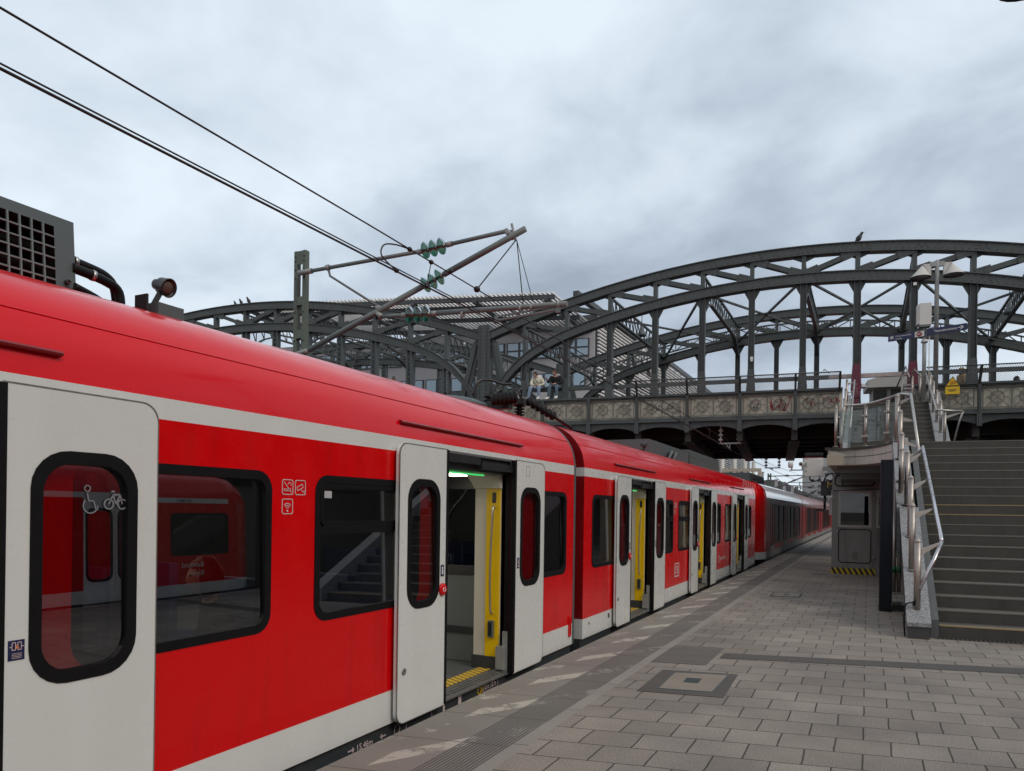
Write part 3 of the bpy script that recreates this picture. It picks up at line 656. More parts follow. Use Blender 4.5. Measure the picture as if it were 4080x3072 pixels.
# ---- roof equipment: air conditioner boxes, hoses, horns, line insulators
def aircon(parent,ye,L,xn=-3.93,z0=2.72,z1=3.15,grid=True,near_grid_from=0):
    x1=xn-1.3;sl=.035
    g=MB()
    A=[(xn,ye-L,z0),(xn,ye,z0),(x1,ye,z0),(x1,ye-L,z0)];B=[(xn-sl,ye-L,z1),(xn-sl,ye-sl,z1),(x1+sl,ye-sl,z1),(x1+sl,ye-L,z1)]
    g.add([B[0],B[1],B[2],B[3]],[(0,1,2,3)]);g.add([A[1],A[2],B[2],B[1]],[(0,1,2,3)]);g.add([A[0],A[3],B[3],B[0]],[(0,1,2,3)]);g.add([A[2],A[3],B[3],B[2]],[(0,1,2,3)])
    # side frame
    def P(y,z): q=(z-z0)/(z1-z0);return (xn-sl*q,y,z)
    ya,yb=ye-L+.06,ye-.11;za,zb=z0+.02,z1-.06
    for a,b,c,d in ((ye-L,ye,z0,za),(ye-L,ye,zb,z1),(ye-L,ya,za,zb),(yb,ye,za,zb)): g.add([P(a,c),P(b,c),P(b,d),P(a,d)],[(0,1,2,3)])
    bx=g.build('air_conditioner',[GRILLE],parent)
    g=MB();ny=int((yb-ya)/.0585);nz=6
    for i in range(1,ny): y=ya+(yb-ya)*i/ny;g.bar(P(y,za),P(y,zb),.008,.012,(1,0,0))
    for i in range(1,nz): z=za+(zb-za)*i/nz;g.bar(P(ya,z),P(yb,z),.008,.012,(1,0,0))
    g.build('grille',[pmat('grille_grey',(.15,.19,.195),.5)],bx)
    g=MB();g.box(xn-.36,xn-.30,ya,yb,z0,zb);
    for k in range(3): g.tube([(xn-.16,ya,z0+.08+.1*k),(xn-.16,yb,z0+.06+.1*k)],.03,8)
    g.build('fan_unit',[BLKPL],bx)
    return bx
ac=aircon(car_a,2.54,1.9)
g=MB();g.lathe((-3.93,2.485,2.80),(1,0,0),[(0,.014),(.02,.014),(.022,.008),(.012,.007),(.012,0)],12);g.build('lock_knob',[BLKPL],ac)
g=MB()
g.tube(smooth_pts([(-4.0,2.525,2.95),(-4.02,2.645,2.95),(-4.04,2.785,2.935),(-4.06,2.855,2.88),(-4.06,2.875,2.74)],5),.026,10)
g.tube(smooth_pts([(-3.95,2.525,2.895),(-3.95,2.605,2.89),(-3.95,2.725,2.875),(-3.95,2.805,2.835),(-3.95,2.820,2.70)],5),.027,10)
g.tube(smooth_pts([(-3.93,2.525,2.79),(-3.93,2.645,2.76),(-3.93,2.745,2.72)],4),.022,10)
hs=g.build('coolant_hose',[BLACK],car_a)
g=MB()
for c,ax in (((-4.01,2.570,2.952),(0,1,0)),((-3.95,2.635,2.888),(0,1,-.1))): g.lathe(c,ax,[(0,.031),(.02,.031)],14)
g.build('hose_clamp',[STEEL],hs)
g=MB();g.tube([(-4.1,2.535,3.02),(-4.12,2.705,2.985)],.009,6);g.build('roof_rod',[GRILLE],car_a)
def horn(parent,x,y,z):
    g=MB();g.box(x-.10,x+.045,y-.06,y+.11,z-.12,z+.01);h=g.build('horn_base',[GRILLE],parent)
    g=MB();g.obox((x-.03,y-.11,z+.0),(.05,0,0),(0,.006,0),(0,0,.045));g.build('horn_plate',[BLKPL],h)
    g=MB();g.bar((x-.06,y-.02,z),(x-.03,y+.02,z+.11),.012,.03);g.build('horn_bracket',[BLKPL],h)
    g=MB();ax=Vec((.80,.10,-.26)).normalized();o=Vec((x-.045,y+.04,z+.135))
    g.lathe(o-ax*.06,ax,[(0,.030),(.04,.034),(.045,.049),(.10,.054),(.106,.057),(.108,.050),(.08,.046),(.075,0)],20);g.lathe(o+ax*.03,ax,[(0,.044),(.010,.032),(.016,0)],18,1)
    g.build('horn_bell',[BLKPL,pmat('brown_mesh',(.10,.06,.05),.6)],h)
horn(car_a,-3.66,2.87,2.735);horn(car_b,-3.72,13.2,2.69)
# smooth low dome on the roof further along
g=MB();g.ell((-4.35,7.35,2.80),.35,.55,.10,16,8);g.build('antenna_dome',[GRILLE],car_a)
def hv_insulator(parent,a,b,n,r,mt=BROWNI,nm='line_insulator'):
    a=Vec(a);b=Vec(b);ax=b-a;L=ax.length;g=MB();pr=[(0,r*.45)]
    for i in range(n):
        q=L*(i+.2)/n;pr+=[(q,r*.45),(q+L/n*.25,r),(q+L/n*.45,r*.95),(q+L/n*.6,r*.45)]
    pr.append((L,r*.4));g.lathe(a,ax,pr,16);return g.build(nm,[mt],parent)
hv_insulator(car_a,(-3.98,7.55,2.88),(-3.80,7.84,2.94),6,.075)
hv_insulator(car_a,(-3.86,8.06,2.74),(-3.86,8.06,2.92),5,.07);hv_insulator(car_a,(-4.2,7.9,2.80),(-4.2,7.9,3.0),4,.07)
hv_insulator(car_b,(-3.80,8.14,2.95),(-3.62,8.62,2.79),6,.06)
g=MB();g.tube(smooth_pts([(-4.1,7.3,2.9),(-4.05,7.35,3.06),(-3.98,7.5,3.10),(-3.9,7.68,3.08),(-3.85,7.8,3.1)],5),.014,8)
g.build('roof_cabling',[BLKPL],car_a);g=MB();g.tube(smooth_pts([(-3.82,7.86,2.95),(-3.8,7.97,3.06),(-3.84,8.06,2.95)],5),.010,8)
g.tube(smooth_pts([(-3.86,8.06,2.93),(-3.84,8.1,2.96),(-3.80,8.14,2.95)],4),.03,8);g.build('roof_cabling',[BLKPL],car_a);g=MB();g.box(-4.15,-3.85,7.75,7.85,2.8,2.9);g.build('cable_block',[BLKPL],car_a);g=MB();g.box(-3.95,-3.77,7.98,8.06,2.88,2.95)
g.tube([(-3.62,8.62,2.79),(-3.52,8.95,2.68)],.025,10);g.build('roof_cabling',[BLKPL],car_a);g=MB();g.tube(smooth_pts([(-3.9,7.98,2.9),(-3.9,7.95,3.02),(-3.86,7.98,3.06),(-3.85,8.05,2.98)],4),.010,8)
g.build('roof_cabling',[BLKPL],car_a)
ac2=aircon(car_b,22.0,4.0,-3.95,2.70,3.13)
g=MB();g.box(-5.2,-3.98,14.4,17.95,2.72,3.06);g.build('equipment_housing',[GRILLE],car_b)
g=MB()
for q in (15.6,16.0): g.tube(smooth_pts([(-3.9,q,2.7),(-3.85,q+.1,2.86),(-3.9,q+.3,2.9),(-4.0,q+.35,2.8)],4),.035,8)
g.build('housing_hose',[GRILLE],car_b)
# ---- second unit beyond, dark and closed
G2='carriages of the second train beyond'
y=24.95;labs=['red rounded cab carriage of the second train with closed doors under the bridge','closed carriage of the second train coupled behind its cab carriage','third carriage of the second train far under the bridge','farthest visible carriage of the second train past the bridge']
far=[]
for k in range(4):
    y0=y+16.45*k;y1=y0+16.2
    off=2.6 if k else 2.9
    ds=[y0+off,y0+off+4.7,y0+off+9.4]
    ws=[(d+.68,d+2.25,0) for d in ds]+[(d-2.28,d-.68,0) for d in ds[1:]]
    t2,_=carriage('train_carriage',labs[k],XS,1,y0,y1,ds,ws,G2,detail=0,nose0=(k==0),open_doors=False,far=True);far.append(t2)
    if k<3:
        g=MB();g.box(-5.8,-3.4,y1,y1+.25,-.3,2.4);g.build('gangway_bellows',[BLACK],t2)
    if k!=1: aircon(t2,y0+7.5,4.2,-3.95,2.70,3.10)
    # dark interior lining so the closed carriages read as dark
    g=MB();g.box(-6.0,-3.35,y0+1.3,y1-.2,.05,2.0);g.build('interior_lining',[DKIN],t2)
horn(far[0],-3.6,26.9,2.70)
# pantograph on the third carriage
g=MB();g.tube([(-4.6,57.5,2.9),(-4.6,59.,3.45),(-4.6,58.,3.88)],.03,6);g.box(-5.4,-3.8,57.95,58.05,3.86,3.90);g.box(-5.3,-3.9,57.2,58.8,2.78,2.9);g.build('pantograph',[BLKPL],far[2])
# ---- train on the far side of the platform, seen mirrored in the near windows
opp,XO=carriage('train_carriage','red train carriage across the platform seen mirrored in the nearest windows',7.0,-1,-2.9,13.3,[-.1,4.6,9.3],[(1.2,2.3,0),(2.75,3.2,0),(5.95,7.9,0),(10.65,12.2,0)],None,detail=0,nose1=True,open_doors=False)
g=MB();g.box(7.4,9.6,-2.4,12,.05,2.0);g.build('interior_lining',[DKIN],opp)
text('side_lettering','423 708-7',.09,(6.995,11.2,2.03),(0,-1,0),UPV,BLKPL,opp,.001)
text('side_lettering','Bahnland',.16,(6.995,11.5,.62),(0,-1,0),UPV,WHT,opp,.001);text('side_lettering','Bayern',.16,(6.995,11.5,.44),(0,-1,0),UPV,WHT,opp,.001)
# ------------------------------------------------------------------ ground and platform
def sheet(name,pts,mt,kind='structure'):
    g=MB();g.poly(pts);return g.build(name,[mt],None,kind=kind)
sheet('ground',[(-900,-300,-1.15),(900,-300,-1.15),(900,1500,-1.15),(-900,1500,-1.15)],GROUND)
g=MB();Y0,Y1=-9.,105.
g.box(-2.955,6.85,Y0,Y1,-1.15,-.12);g.build('platform',[CONCD],None,kind='structure')
def strip(name,xa,xb,mt,y0=Y0,y1=Y1,z=0.):
    g=MB();g.box(xa,xb,y0,y1,-.118,z);return g.build(name,[mt],None,kind='structure')
strip('platform_edge',-2.985,-2.77,EDGE);strip('edge_paving',-2.77,-2.48,SLAB)
strip('tactile_paving',-2.48,-2.155,TACT);strip('white_line',-2.155,-2.05,LINE);strip('platform_paving',-2.05,6.85,PAV)
# ribbed field and dark strip crossing the platform, 4 mm sheets
sheet('ribbed_paving',[(-2.05,7.60,.004),(-1.50,7.71,.004),(-1.50,8.79,.004),(-2.05,8.66,.004)],RIBP)
sheet('dark_paving_strip',[(-1.44,8.17,.004),(6.8,10.3,.004),(6.8,10.63,.004),(-1.44,8.48,.004)],DSTRIP)
def manhole(pts_out,pts_in,gr,label,m_in,fr=True):
    c=sum((Vec(p) for p in pts_in),Vec((0,0)))/4
    t=thing('manhole_cover',(c.x,c.y,0),label,'manhole cover','manhole covers in the platform')
    g=MB()
    q=lambda k:[(p[0]+(c.x-p[0])*k,p[1]+(c.y-p[1])*k) for p in pts_in]
    g.ring([(*p,.001) for p in pts_out],[(*p,.001) for p in pts_in],(0,0,.0045));g.build('surround',[DSTRIP],t)
    g=MB();g.ring([(*p,.002) for p in pts_in],[(*p,.002) for p in q(.045)],(0,0,.007));g.build('frame',[GRILLE],t)
    g=MB();g.prism([(*p,.001) for p in q(.06)],(0,0,.006));g.build('lid',[m_in],t)
    if gr:
        a=[Vec(p) for p in gr];g=MB();g.prism([(*p,.0065) for p in a],(0,0,.0015),0)
        for k in range(6):
            f=(k+.5)/6;p=a[0].lerp(a[3],f);q_=a[1].lerp(a[2],f);g.bar((p.x,p.y,.0095),(q_.x,q_.y,.0095),.012,.004,(0,0,1),1)
        g.build('grate',[BLKPL,GRILLE],t)
LID=slabs('manhole_concrete',(.255,.222,.185),0,0,joint=50.)
manhole([(-1.825,6.30),(-1.10,6.44),(-1.13,7.43),(-1.84,7.27)],[(-1.69,6.47),(-1.21,6.57),(-1.20,7.36),(-1.71,7.22)],[(-1.53,6.82),(-1.40,6.85),(-1.405,7.05),(-1.54,7.02)],'square pale manhole cover with small dark grate set in the near platform paving',LID)
manhole([(-1.68,14.70),(-1.13,14.81),(-1.14,15.66),(-1.69,15.52)],[(-1.65,14.74),(-1.16,14.84),(-1.17,15.62),(-1.665,15.48)],[(-1.46,15.1),(-1.36,15.12),(-1.36,15.24),(-1.46,15.22)],'manhole cover of paving stone beside the second carriage doors',PAV)
manhole([(-1.3,20.6),(-.93,20.68),(-.93,21.0),(-1.3,20.92)],[(-1.28,20.62),(-.95,20.69),(-.95,20.98),(-1.28,20.91)],None,'small flush cover in the paving in front of the grey hut',PAV)
# ------------------------------------------------------------------ overhead line
def mast_and_arm():
    t=thing('catenary_mast',(-9.,9.85,-1.15),'green steel lattice mast rising behind the closest carriage roof','catenary mast')
    g=MB();Y=9.85
    for a in (-9.095,-8.905): g.box(a-.033,a+.033,Y-.05,Y+.05,-1.15,6.08)
    g.build('mast_channel',[MASTG],t)
    for z in (6.0,5.2,4.62,4.0,3.2):
      g=MB();g.box(-9.062,-8.938,Y-.048,Y-.036,z-.075 if z<6 else z-.16,z+.075);g.box(-9.062,-8.938,Y-.036,Y+.036,z-.01,z+.01);g.box(-9.062,-8.938,Y+.036,Y+.048,z-.075,z+.075);g.build('batten_plate',[MASTG],t)
    g=MB()
    for z in (5.98,5.9,5.75,5.6,5.0,4.5):
        for a in (-9.095,-8.905): g.lathe((a,Y-.05,z),(0,-1,0),[(0,.016),(.012,.012),(.014,0)],6)
    g.build('bolt',[BLKPL],t)
    c=thing('cantilever_arm',(-8.82,9.85,4.26),'tubular cantilever with three green glass insulator strings fixed to the green mast','cantilever arm')
    def P(x,z): return (x,Y-.12,z)
    g=MB()
    g.tube([P(-8.80,5.66),P(-6.40,5.68)],.032,10);g.tube([P(-5.96,5.71),P(-4.89,5.765)],.032,10);g.build('top_tube',[CATST],c)
    g=MB();a=Vec(P(-8.80,4.264));b=Vec(P(-4.60,5.75));
    D=(b-a).normalized();k0=a+D*((Vec(P(-6.38,5.12))-a).dot(D));k1=a+D*((Vec(P(-6.0,5.25))-a).dot(D))
    g.tube([a,k0],.046,12);g.tube([k1,b],.046,12);g.build('bracket_tube',[CATST],c)
    g=MB();g.tube([P(-7.2,4.72),P(-6.68,4.69)],.032,10);g.tube([P(-6.22,4.665),P(-3.92,4.565)],.040,10);g.build('registration_tube',[CATST],c)
    def ins(p,q):
        p=Vec(p);q=Vec(q);ax=q-p;L=ax.length;g=MB();n=3;pr=[(0,.022)]
        for i in range(n):
            o=L*(i+.18)/n;w=L/n
            pr+=[(o,.024),(o+w*.10,.125),(o+w*.22,.13),(o+w*.30,.10),(o+w*.36,.105),(o+w*.42,.07),(o+w*.48,.075),(o+w*.58,.026)]
        pr.append((L,.022));g.lathe(p,ax,pr,24);o=g.build('glass_insulator',[GREENI],c)
        g=MB();g.tube([p-ax.normalized()*.10,p],.042,10);g.tube([q,q+ax.normalized()*.10],.042,10);g.tube([p,q],.02,8)
        for i in range(3): e=p.lerp(q,(i+.62)/3);g.lathe(e-ax.normalized()*.03,ax,[(0,.03),(.04,.045),(.06,.03)],12)
        g.build('end_fitting',[GALV],o)
    ins(P(-6.40,5.68),P(-5.96,5.71));ins(k0,k1);ins(P(-6.68,4.69),P(-6.22,4.665))
    cl=lambda:g.build('clamp',[GALV],c)
    for p,q,r in ((P(-8.95,5.66),P(-8.66,5.66),.05),(P(-8.95,4.25),P(-8.7,4.29),.05),(P(-4.93,5.78),P(-4.80,5.64),.04),(P(-4.83,5.86),P(-4.76,5.60),.02),(P(-7.26,4.80),P(-7.18,4.70),.05)): g=MB();g.tube([p,q],r,8);cl()
    for x,z in ((-8.31,5.67),(-4.86,5.72),(-7.24,4.86)): g=MB();g.lathe(P(x-.03,z),(1,0,0),[(0,.05),(.06,.05)],10);cl()
    for x in (-5.65,-4.66,-4.48,-4.05): g=MB();g.lathe(P(x-.015,4.565+.04*(-x-3.92)/2.3+.0),(1,-.0,-.03),[(0,.052),(.03,.052)],14);cl()
    g=MB();g.tube([P(-8.30,5.64),P(-8.26,5.52),P(-7.26,4.90)],.020,8);g.build('stay_rod',[CATST],c)
    g=MB();Yf=Y-.12
    for dz in (.0,.055): g.bar((-5.05,Yf,4.44+dz),(-4.07,Yf,4.50+dz),.03,.025)
    g.box(-5.09,-5.03,Yf-.02,Yf+.02,4.40,4.51);g.box(-4.09,-4.03,Yf-.02,Yf+.02,4.45,4.60);g.build('steady_arm',[CATST],c)
    g=MB();g.tube([P(-4.74,5.60),P(-4.62,4.63)],.008,5);g.build('dropper_wire',[WIRE],c)
    g=MB();g.tube([P(-4.74,5.60),P(-4.46,4.65)],.006,5);g.build('dropper_wire',[WIRE],c)
mast_and_arm()
g=MB();g.tube([(-5.0,-14,4.37),(-5.0,2,4.36),(-5.0,9.75,4.375),(-4.75,20,4.12),(-4.6,28.0,3.90),(-4.6,41,3.88),(-4.6,55,3.95),(-4.6,120,4.1)],.011,6)
g.build('contact_wire',[WIRE],None,label='thick double overhead contact wire running lowest above the train roofs',cat='overhead wire')
g=MB();g.tube([(-5.0,-14,4.40),(-5.0,2,4.392),(-5.0,9.75,4.41),(-4.75,20,4.15),(-4.6,28,3.93)],.007,6)
g.build('feeder_wire',[WIRE],None,label='thin wire clipped along the top of the contact wire',cat='overhead wire')
g=MB();g.tube([(-5.0,-14,4.78),(-5.0,2,4.75),(-5.0,6.5,4.725),(-5.0,9.0,4.70),(-4.95,12.5,4.60),(-4.75,20,4.40),(-4.6,28.0,4.18),(-4.6,41,4.15),(-4.6,55,4.4),(-4.6,120,4.9)],.0085,6)
g.build('messenger_wire',[WIRE],None,label='upper overhead wire strung above the contact wire',cat='overhead wire')
def loop(name,pts,label,r=.009):
    g=MB();g.tube(smooth_pts(pts,5),r,6)
    for p in (pts[0],pts[-1]): g.ell(p,.03,.04,.03,8,6)
    return g.build(name,[WIRE],None,label=label,cat='wire link')
loop('jumper_wire',[(-5.0,7.32,4.715),(-5.05,7.12,4.71),(-5.07,6.90,4.64),(-5.07,6.86,4.50),(-5.0,7.05,4.38)],'curved jumper looping between the two overhead wires ahead of the cantilever')
g=MB();g.tube([(-5.0,9.0,4.70),(-4.76,9.73,5.60)],.009,6);g.ell((-5.0,9.0,4.70),.05,.05,.045,8,6);g.ell((-4.95,8.2,4.71),.03,.04,.03,8,6);g.build('wire_hanger',[WIRE],None,label='thin hanger wire from the cantilever tip down to the upper wire',cat='wire link')
for y_,a,b in ((7.7,4.375,4.71),(20.2,4.13,4.40),(24.,4.02,4.29)):
    loop('dropper',[(-5.0 if y_<12 else -4.75+(y_-20)*.018,y_,a),(-5.0 if y_<12 else -4.72+(y_-20)*.018,y_+.05,(a+b)/2),(-5.0 if y_<12 else -4.75+(y_-20)*.018,y_+.1,b)],{7.7:'short dropper between the wires next to the green insulators',20.2:'dropper tying the wires in front of the parapet',24.:'dropper tying the wires just before the bridge edge'}[y_],.006)
def under_bridge_support(y,zt,zb,lab,mt):
    t=thing('wire_support',(-4.6,y,zb),lab,'wire support','wire supports hung under the bridge')
    for x in (-4.93,-4.27):
        g=MB();L=zt-zb;pr=[(0,.03)]
        for i in range(3): o=.08+.17*i;pr+=[(o,.03),(o+.02,.10),(o+.06,.085),(o+.09,.03)]
        pr+=[(.62,.03),(L,.02)];g.lathe((x,y,zb),(0,0,1),pr,12);g.build('insulator',[mt],t)
    g=MB();g.bar((-5.0,y,zb-.02),(-4.2,y,zb-.02),.05,.05);g.bar((-4.75,y,zb-.02),(-4.6,y,3.92),.03,.03);g.bar((-4.6,y,zb-.02),(-4.6,y,3.90),.03,.03);g.build('cross_bar',[GALV if mt is PALEI else BLKPL],t)
under_bridge_support(27.6,5.05,4.16,'pale twin insulators carrying the wires at the front edge of the bridge',PALEI)
under_bridge_support(41.0,4.55,4.02,'dark twin insulators silhouetted beyond the back edge of the bridge',BLKPL)

# ------------------------------------------------------------------ iron arch bridge
VT,VF,VPAR=28.4,37.0,27.5
Z0=5.2                                  # deck level
SP=1.775;SA=.77;HALF=12.43
def uc(x): return 11.25-.0149*x*x
def lc(x): a=abs(x);return 10.26-.0175*x*x-1.1*(a/11.85)**12
bridge=thing('arch_bridge',W(.77,VT,-1.15),'green-grey riveted iron arch bridge crossing over the tracks and platform','bridge')
def rivets(g,pts,nv,r=.026):
    n=Vec(nv);u=Vec((0,0,1));rr=n.cross(u)
    for p in pts:
        p=Vec(p);g.add([p+rr*r,p+u*r,p-rr*r,p-u*r,p+n*r*.8],[(0,1,4),(1,2,4),(2,3,4),(3,0,4)])
def chord(name,f,x0,x1,cs,v,h,wd,n,front):
    xs=[x0+(x1-x0)*i/n for i in range(n+1)];g=MB();va,vb=v-wd/2,v+wd/2
    def sect(x,off0,off1,a,b): return [W(cs+x,a,f(x)-off0),W(cs+x,b,f(x)-off0),W(cs+x,b,f(x)-off1),W(cs+x,a,f(x)-off1)]
    for (o0,o1,a,b) in ((0,.035,va-.05,vb+.05),(.035,h-.03,va,vb),(h-.03,h,va-.03,vb+.03)):
        secs=[sect(x,o0,o1,a,b) for x in xs];vs=[p for s_ in secs for p in s_]
        fs=[(i*4+j,i*4+(j+1)%4,i*4+4+(j+1)%4,i*4+4+j) for i in range(n) for j in range(4)]+[(3,2,1,0),tuple(4*n+j for j in range(4))]
        g.add(vs,fs,0)
    if front:
        pts=[]
        st=.20
        x=x0+.1
        while x<x1:
            pts.append(W(cs+x,va-.001,f(x)-.075));pts.append(W(cs+x+.1,va-.001,f(x)-h+.075))
            ph=abs(((x-x0)/SP)%1-.5)
            if ph>.36: pts.append(W(cs+x,va-.001,f(x)-.15));pts.append(W(cs+x+.05,va-.001,f(x)-.23))
            x+=st
        rivets(g,pts,-VV)
    return g.build(name,[BRIDGE],bridge)
def truss(cs,v,x0,x1,front,lat=False,lo=-13,hi=13):
    """one arch: chords, posts, diagonals; x is measured from the crown"""
    chord('upper_chord',uc,x0,x1,cs,v,.35,.34,max(8,int((x1-x0)/.6)),front)
    l0,l1=max(x0,-11.95),min(x1,11.95)
    chord('lower_chord',lc,l0,l1,cs,v,.37,.34,max(8,int((l1-l0)/.45)),front)
    for k in range(-6,7):
        x=k*SP
        if not(x0-.01<=x<=x1+.01) or not (lo<=k<=hi): continue
        zu=uc(x)-.34;zl=lc(x)
        g=MB();g.obox(W(cs+x,v,(zu+zl)/2),UV*.075,VV*.13,Vec((0,0,(zu-zl)/2)))
        for q in (-1,1): g.prism([W(cs+x+q*.07,v-.02,zu),W(cs+x+q*.42,v-.02,zu-.0),W(cs+x+q*.36,v-.02,zu-.07),W(cs+x+q*.07,v-.02,zu-.2)],VV*.04)
        g.build('web_post',[BRIDGE],bridge)
        zt=zl-.36;zf=6.25
        if zt<zf+.2: zf=zt-.3
        wd=.098
        def foot(gm):
            gm.obox(W(cs+x,v,(Z0-.1+5.75)/2),UV*.075,VV*.12,Vec((0,0,(5.75-Z0+.1)/2)))
            a=[W(cs+x-.11,v-.16,5.72),W(cs+x+.11,v-.16,5.72),W(cs+x+.165,v-.16,6.05),W(cs+x+.112,v-.16,6.9),W(cs+x-.112,v-.16,6.9),W(cs+x-.165,v-.16,6.05)]
            if zt>7.2: gm.prism(a,VV*.32)
            if front and zt>7.2: rivets(gm,[W(cs+x+q*.08,v-.161,5.85+.16*j) for q in(-1,1) for j in range(7)],-VV,.024)
        mts=[MAROON] if (front and k in (1,2)) else [BRIDGE]
        g=MB()
        if lat:
            for q in (-1,1): g.obox(W(cs+x+q*.11,v,(zt+Z0)/2),UV*.035,VV*.13,Vec((0,0,(zt-Z0)/2)))
            z=Z0;d=.22
            while z<zt-d:
                for q in (-1,1): g.bar(W(cs+x-q*.11,v-.1,z),W(cs+x+q*.11,v-.1,z+d),.02,.045,VV)
                z+=d
        else:
            g.obox(W(cs+x,v,(zt+6.3)/2),UV*wd,VV*.05,Vec((0,0,(zt-6.3)/2)))
            for q in (-1,1): g.obox(W(cs+x+q*wd,v,(zt+6.0)/2),UV*.012,VV*.15,Vec((0,0,(zt-6.0)/2)))
            for q in (-1,1): g.prism([W(cs+x+q*wd,v-.03,zt),W(cs+x+q*(wd+.22),v-.03,zt+.02),W(cs+x+q*wd,v-.03,zt-.4)],VV*.06)
        o=g.build('post',[BRIDGE],bridge)
        if not lat:
            g=MB();foot(g);g.build('post_foot',mts,o)
    for k in range(-7,7):
        xa,xb=k*SP,(k+1)*SP
        if not(x0-.01<=xa and xb<=x1+.01): continue
        if xa<0: p,q=(xa,uc(xa)-.30),(xb,lc(xb)-.02)
        else: p,q=(xb,uc(xb)-.30),(xa,lc(xa)-.02)
        if abs(k+.5)>6: p,q=((xa,uc(xa)-.4),(xb,lc(xb)-.1)) if xa<0 else ((xb,uc(xb)-.4),(xa,lc(xa)-.1))
        a=Vec(W(cs+p[0],v,p[1]));b=Vec(W(cs+q[0],v,q[1]));g=MB()
        for w_ in (-.10,.10): g.bar(a+VV*w_,b+VV*w_,.05,.17,(0,0,1))
        D=(b-a)
        for fa,fb in ((0.02,.30),(.72,.98)):
            m0=a+D*fa;m1=a+D*fb;g.bar(m0-VV*.14,m1-VV*.14,.015,.27,(0,0,1))
        if front: rivets(g,[a+D*f-VV*.15+Vec((0,0,e)) for f in (.06,.11,.16,.21,.26,.76,.81,.86,.91) for e in (-.07,.07)],-VV,.02)
        g.build('diagonal',[BRIDGE],bridge)
def pillar(s,v,front):
    g=MB()
    for a,b,d in ((-.27,-.12,.20),(-.10,.10,.23),(.12,.27,.20),(-.12,-.10,.24),(.10,.12,.24)): g.obox(W(s+(a+b)/2,v,(Z0-.2+9.3)/2),UV*(b-a)/2,VV*d,Vec((0,0,(9.3-Z0+.2)/2)))
    if front: rivets(g,[W(s+q,v-.205-(.03 if abs(q)<.1 else 0),5.4+.15*j) for q in (-.22,-.16,-.05,.05,.16,.22) for j in range(26)],-VV,.022)
    g.build('pillar',[BRIDGE],bridge)
    for q in (-1,1):
        g=MB()
        a=[W(s+q*.27,v-.05,8.85),W(s+q*.55,v-.05,8.6),W(s+q*1.02,v-.05,6.6),W(s+q*.86,v-.05,6.2),W(s+q*.27,v-.05,6.2),W(s+q*.27,v-.05,6.9),W(s+q*.62,v-.05,6.75),W(s+q*.36,v-.05,7.9),W(s+q*.27,v-.05,8.0)]
        g.prism(a,VV*.1)
        g.bar(W(s+q*.45,v-.1,8.55),W(s+q*.98,v-.1,6.35),.05,.2,UV)
        g.obox(W(s+q*.62,v,5.75),UV*.36,VV*.16,Vec((0,0,.5)))
        if front: rivets(g,[W(s+q*(.45+.53*f),v-.13,8.55-2.2*f) for f in [i/12 for i in range(13)]],-VV,.024)
        g.build('spandrel_gusset',[BRIDGE],bridge)
    g=MB();g.obox(W(s,v,1.9),UV*.35,VV*.35,Vec((0,0,3.05)));g.build('bridge_pier',[BRIDGE],bridge)
SL=SA-2*HALF                              # crown of the neighbouring arch
truss(SA,VT,-HALF+.2,HALF-.2,True)
truss(SL,VT,-HALF+.2,HALF-.2,True,lat=True,lo=-3)
OFF=.85
truss(SA+OFF,VF,-HALF+.2,HALF-.2,False)
truss(SL+OFF,VF,-HALF+.2,HALF-.2,False,lat=True,lo=-4)
for s_ in (SA-HALF,SA+HALF): pillar(s_,VT,True)
pillar(SA-HALF+OFF,VF,False)
# transverse lattice portals between the two arches
def portal(x,cs):
    zc=min(uc(x),11.2)-.45;zl=lc(x)-.2
    g=MB();n=16;A=[];B=[]
    for i in range(n+1):
        t=i/n;v=VT+.15+(VF-VT-.3)*t;s_=cs+x+OFF*t
        dip=(abs(2*t-1)**3.2)*(zl-1.2-7.6 if zl-1.2>7.9 else .6)
        A.append(Vec(W(s_,v,zc)));B.append(Vec(W(s_,v,zc-.42-max(.3,dip)*1.0)))
    for a,b in zip(A,A[1:]): g.bar(a,b,.10,.07)
    for a,b in zip(B,B[1:]): g.bar(a,b,.15,.07)
    for i in range(n+1): g.bar(A[i],B[i],.035,.035,VV)
    for i in range(n): g.bar(*((A[i],B[i+1]) if i<n/2 else (B[i],A[i+1])),.04,.035)
    g.build('portal_lattice',[BRIDGED if False else BRIDGE],bridge)
for k in (-6,-4,-2,0,2,4): portal(k*SP,SA)
for k in (0,2,4,6): portal(k*SP,SL)
# horizontal wind bracing and the lamp carrying lattice along the middle
def lattice(p,q,h,mname='wind_brace',n=None):
    p=Vec(p);q=Vec(q);L=(q-p).length;n=n or int(L/.6);g=MB();u=Vec((0,0,h))
    g.bar(p,q,.07,.06);g.bar(p+u,q+u,.07,.06)
    for i in range(n):
        a=p.lerp(q,i/n);b=p.lerp(q,(i+1)/n);g.bar(a,a+u,.04,.04,VV);g.bar(a+u if i%2 else a,b if i%2 else b+u,.04,.04,VV)
    g.build(mname,[BRIDGE],bridge)
zz=lambda x:min(lc(x),uc(x)-.5)-.15
for cs,ks in ((SA,(-4,-2,0,2)),(SL,(0,2))):
    for k in ks:
        xa,xb=k*SP,(k+2)*SP
        for p,q in ((W(cs+xa,VT,zz(xa)),W(cs+xb+OFF,VF,zz(xb))),(W(cs+xb,VT,zz(xb)),W(cs+xa+OFF,VF,zz(xa)))):
            g=MB();pp,qq=Vec(p),Vec(q)
            for e in (-.03,.03): g.bar(pp+UV*e,qq+UV*e,.03,.07)
            for i in range(14): m=pp.lerp(qq,(i+.5)/14);g.obox(m,UV*.04,VV*.06,Vec((0,0,.012)))
            g.build('wind_brace',[BRIDGE],bridge)
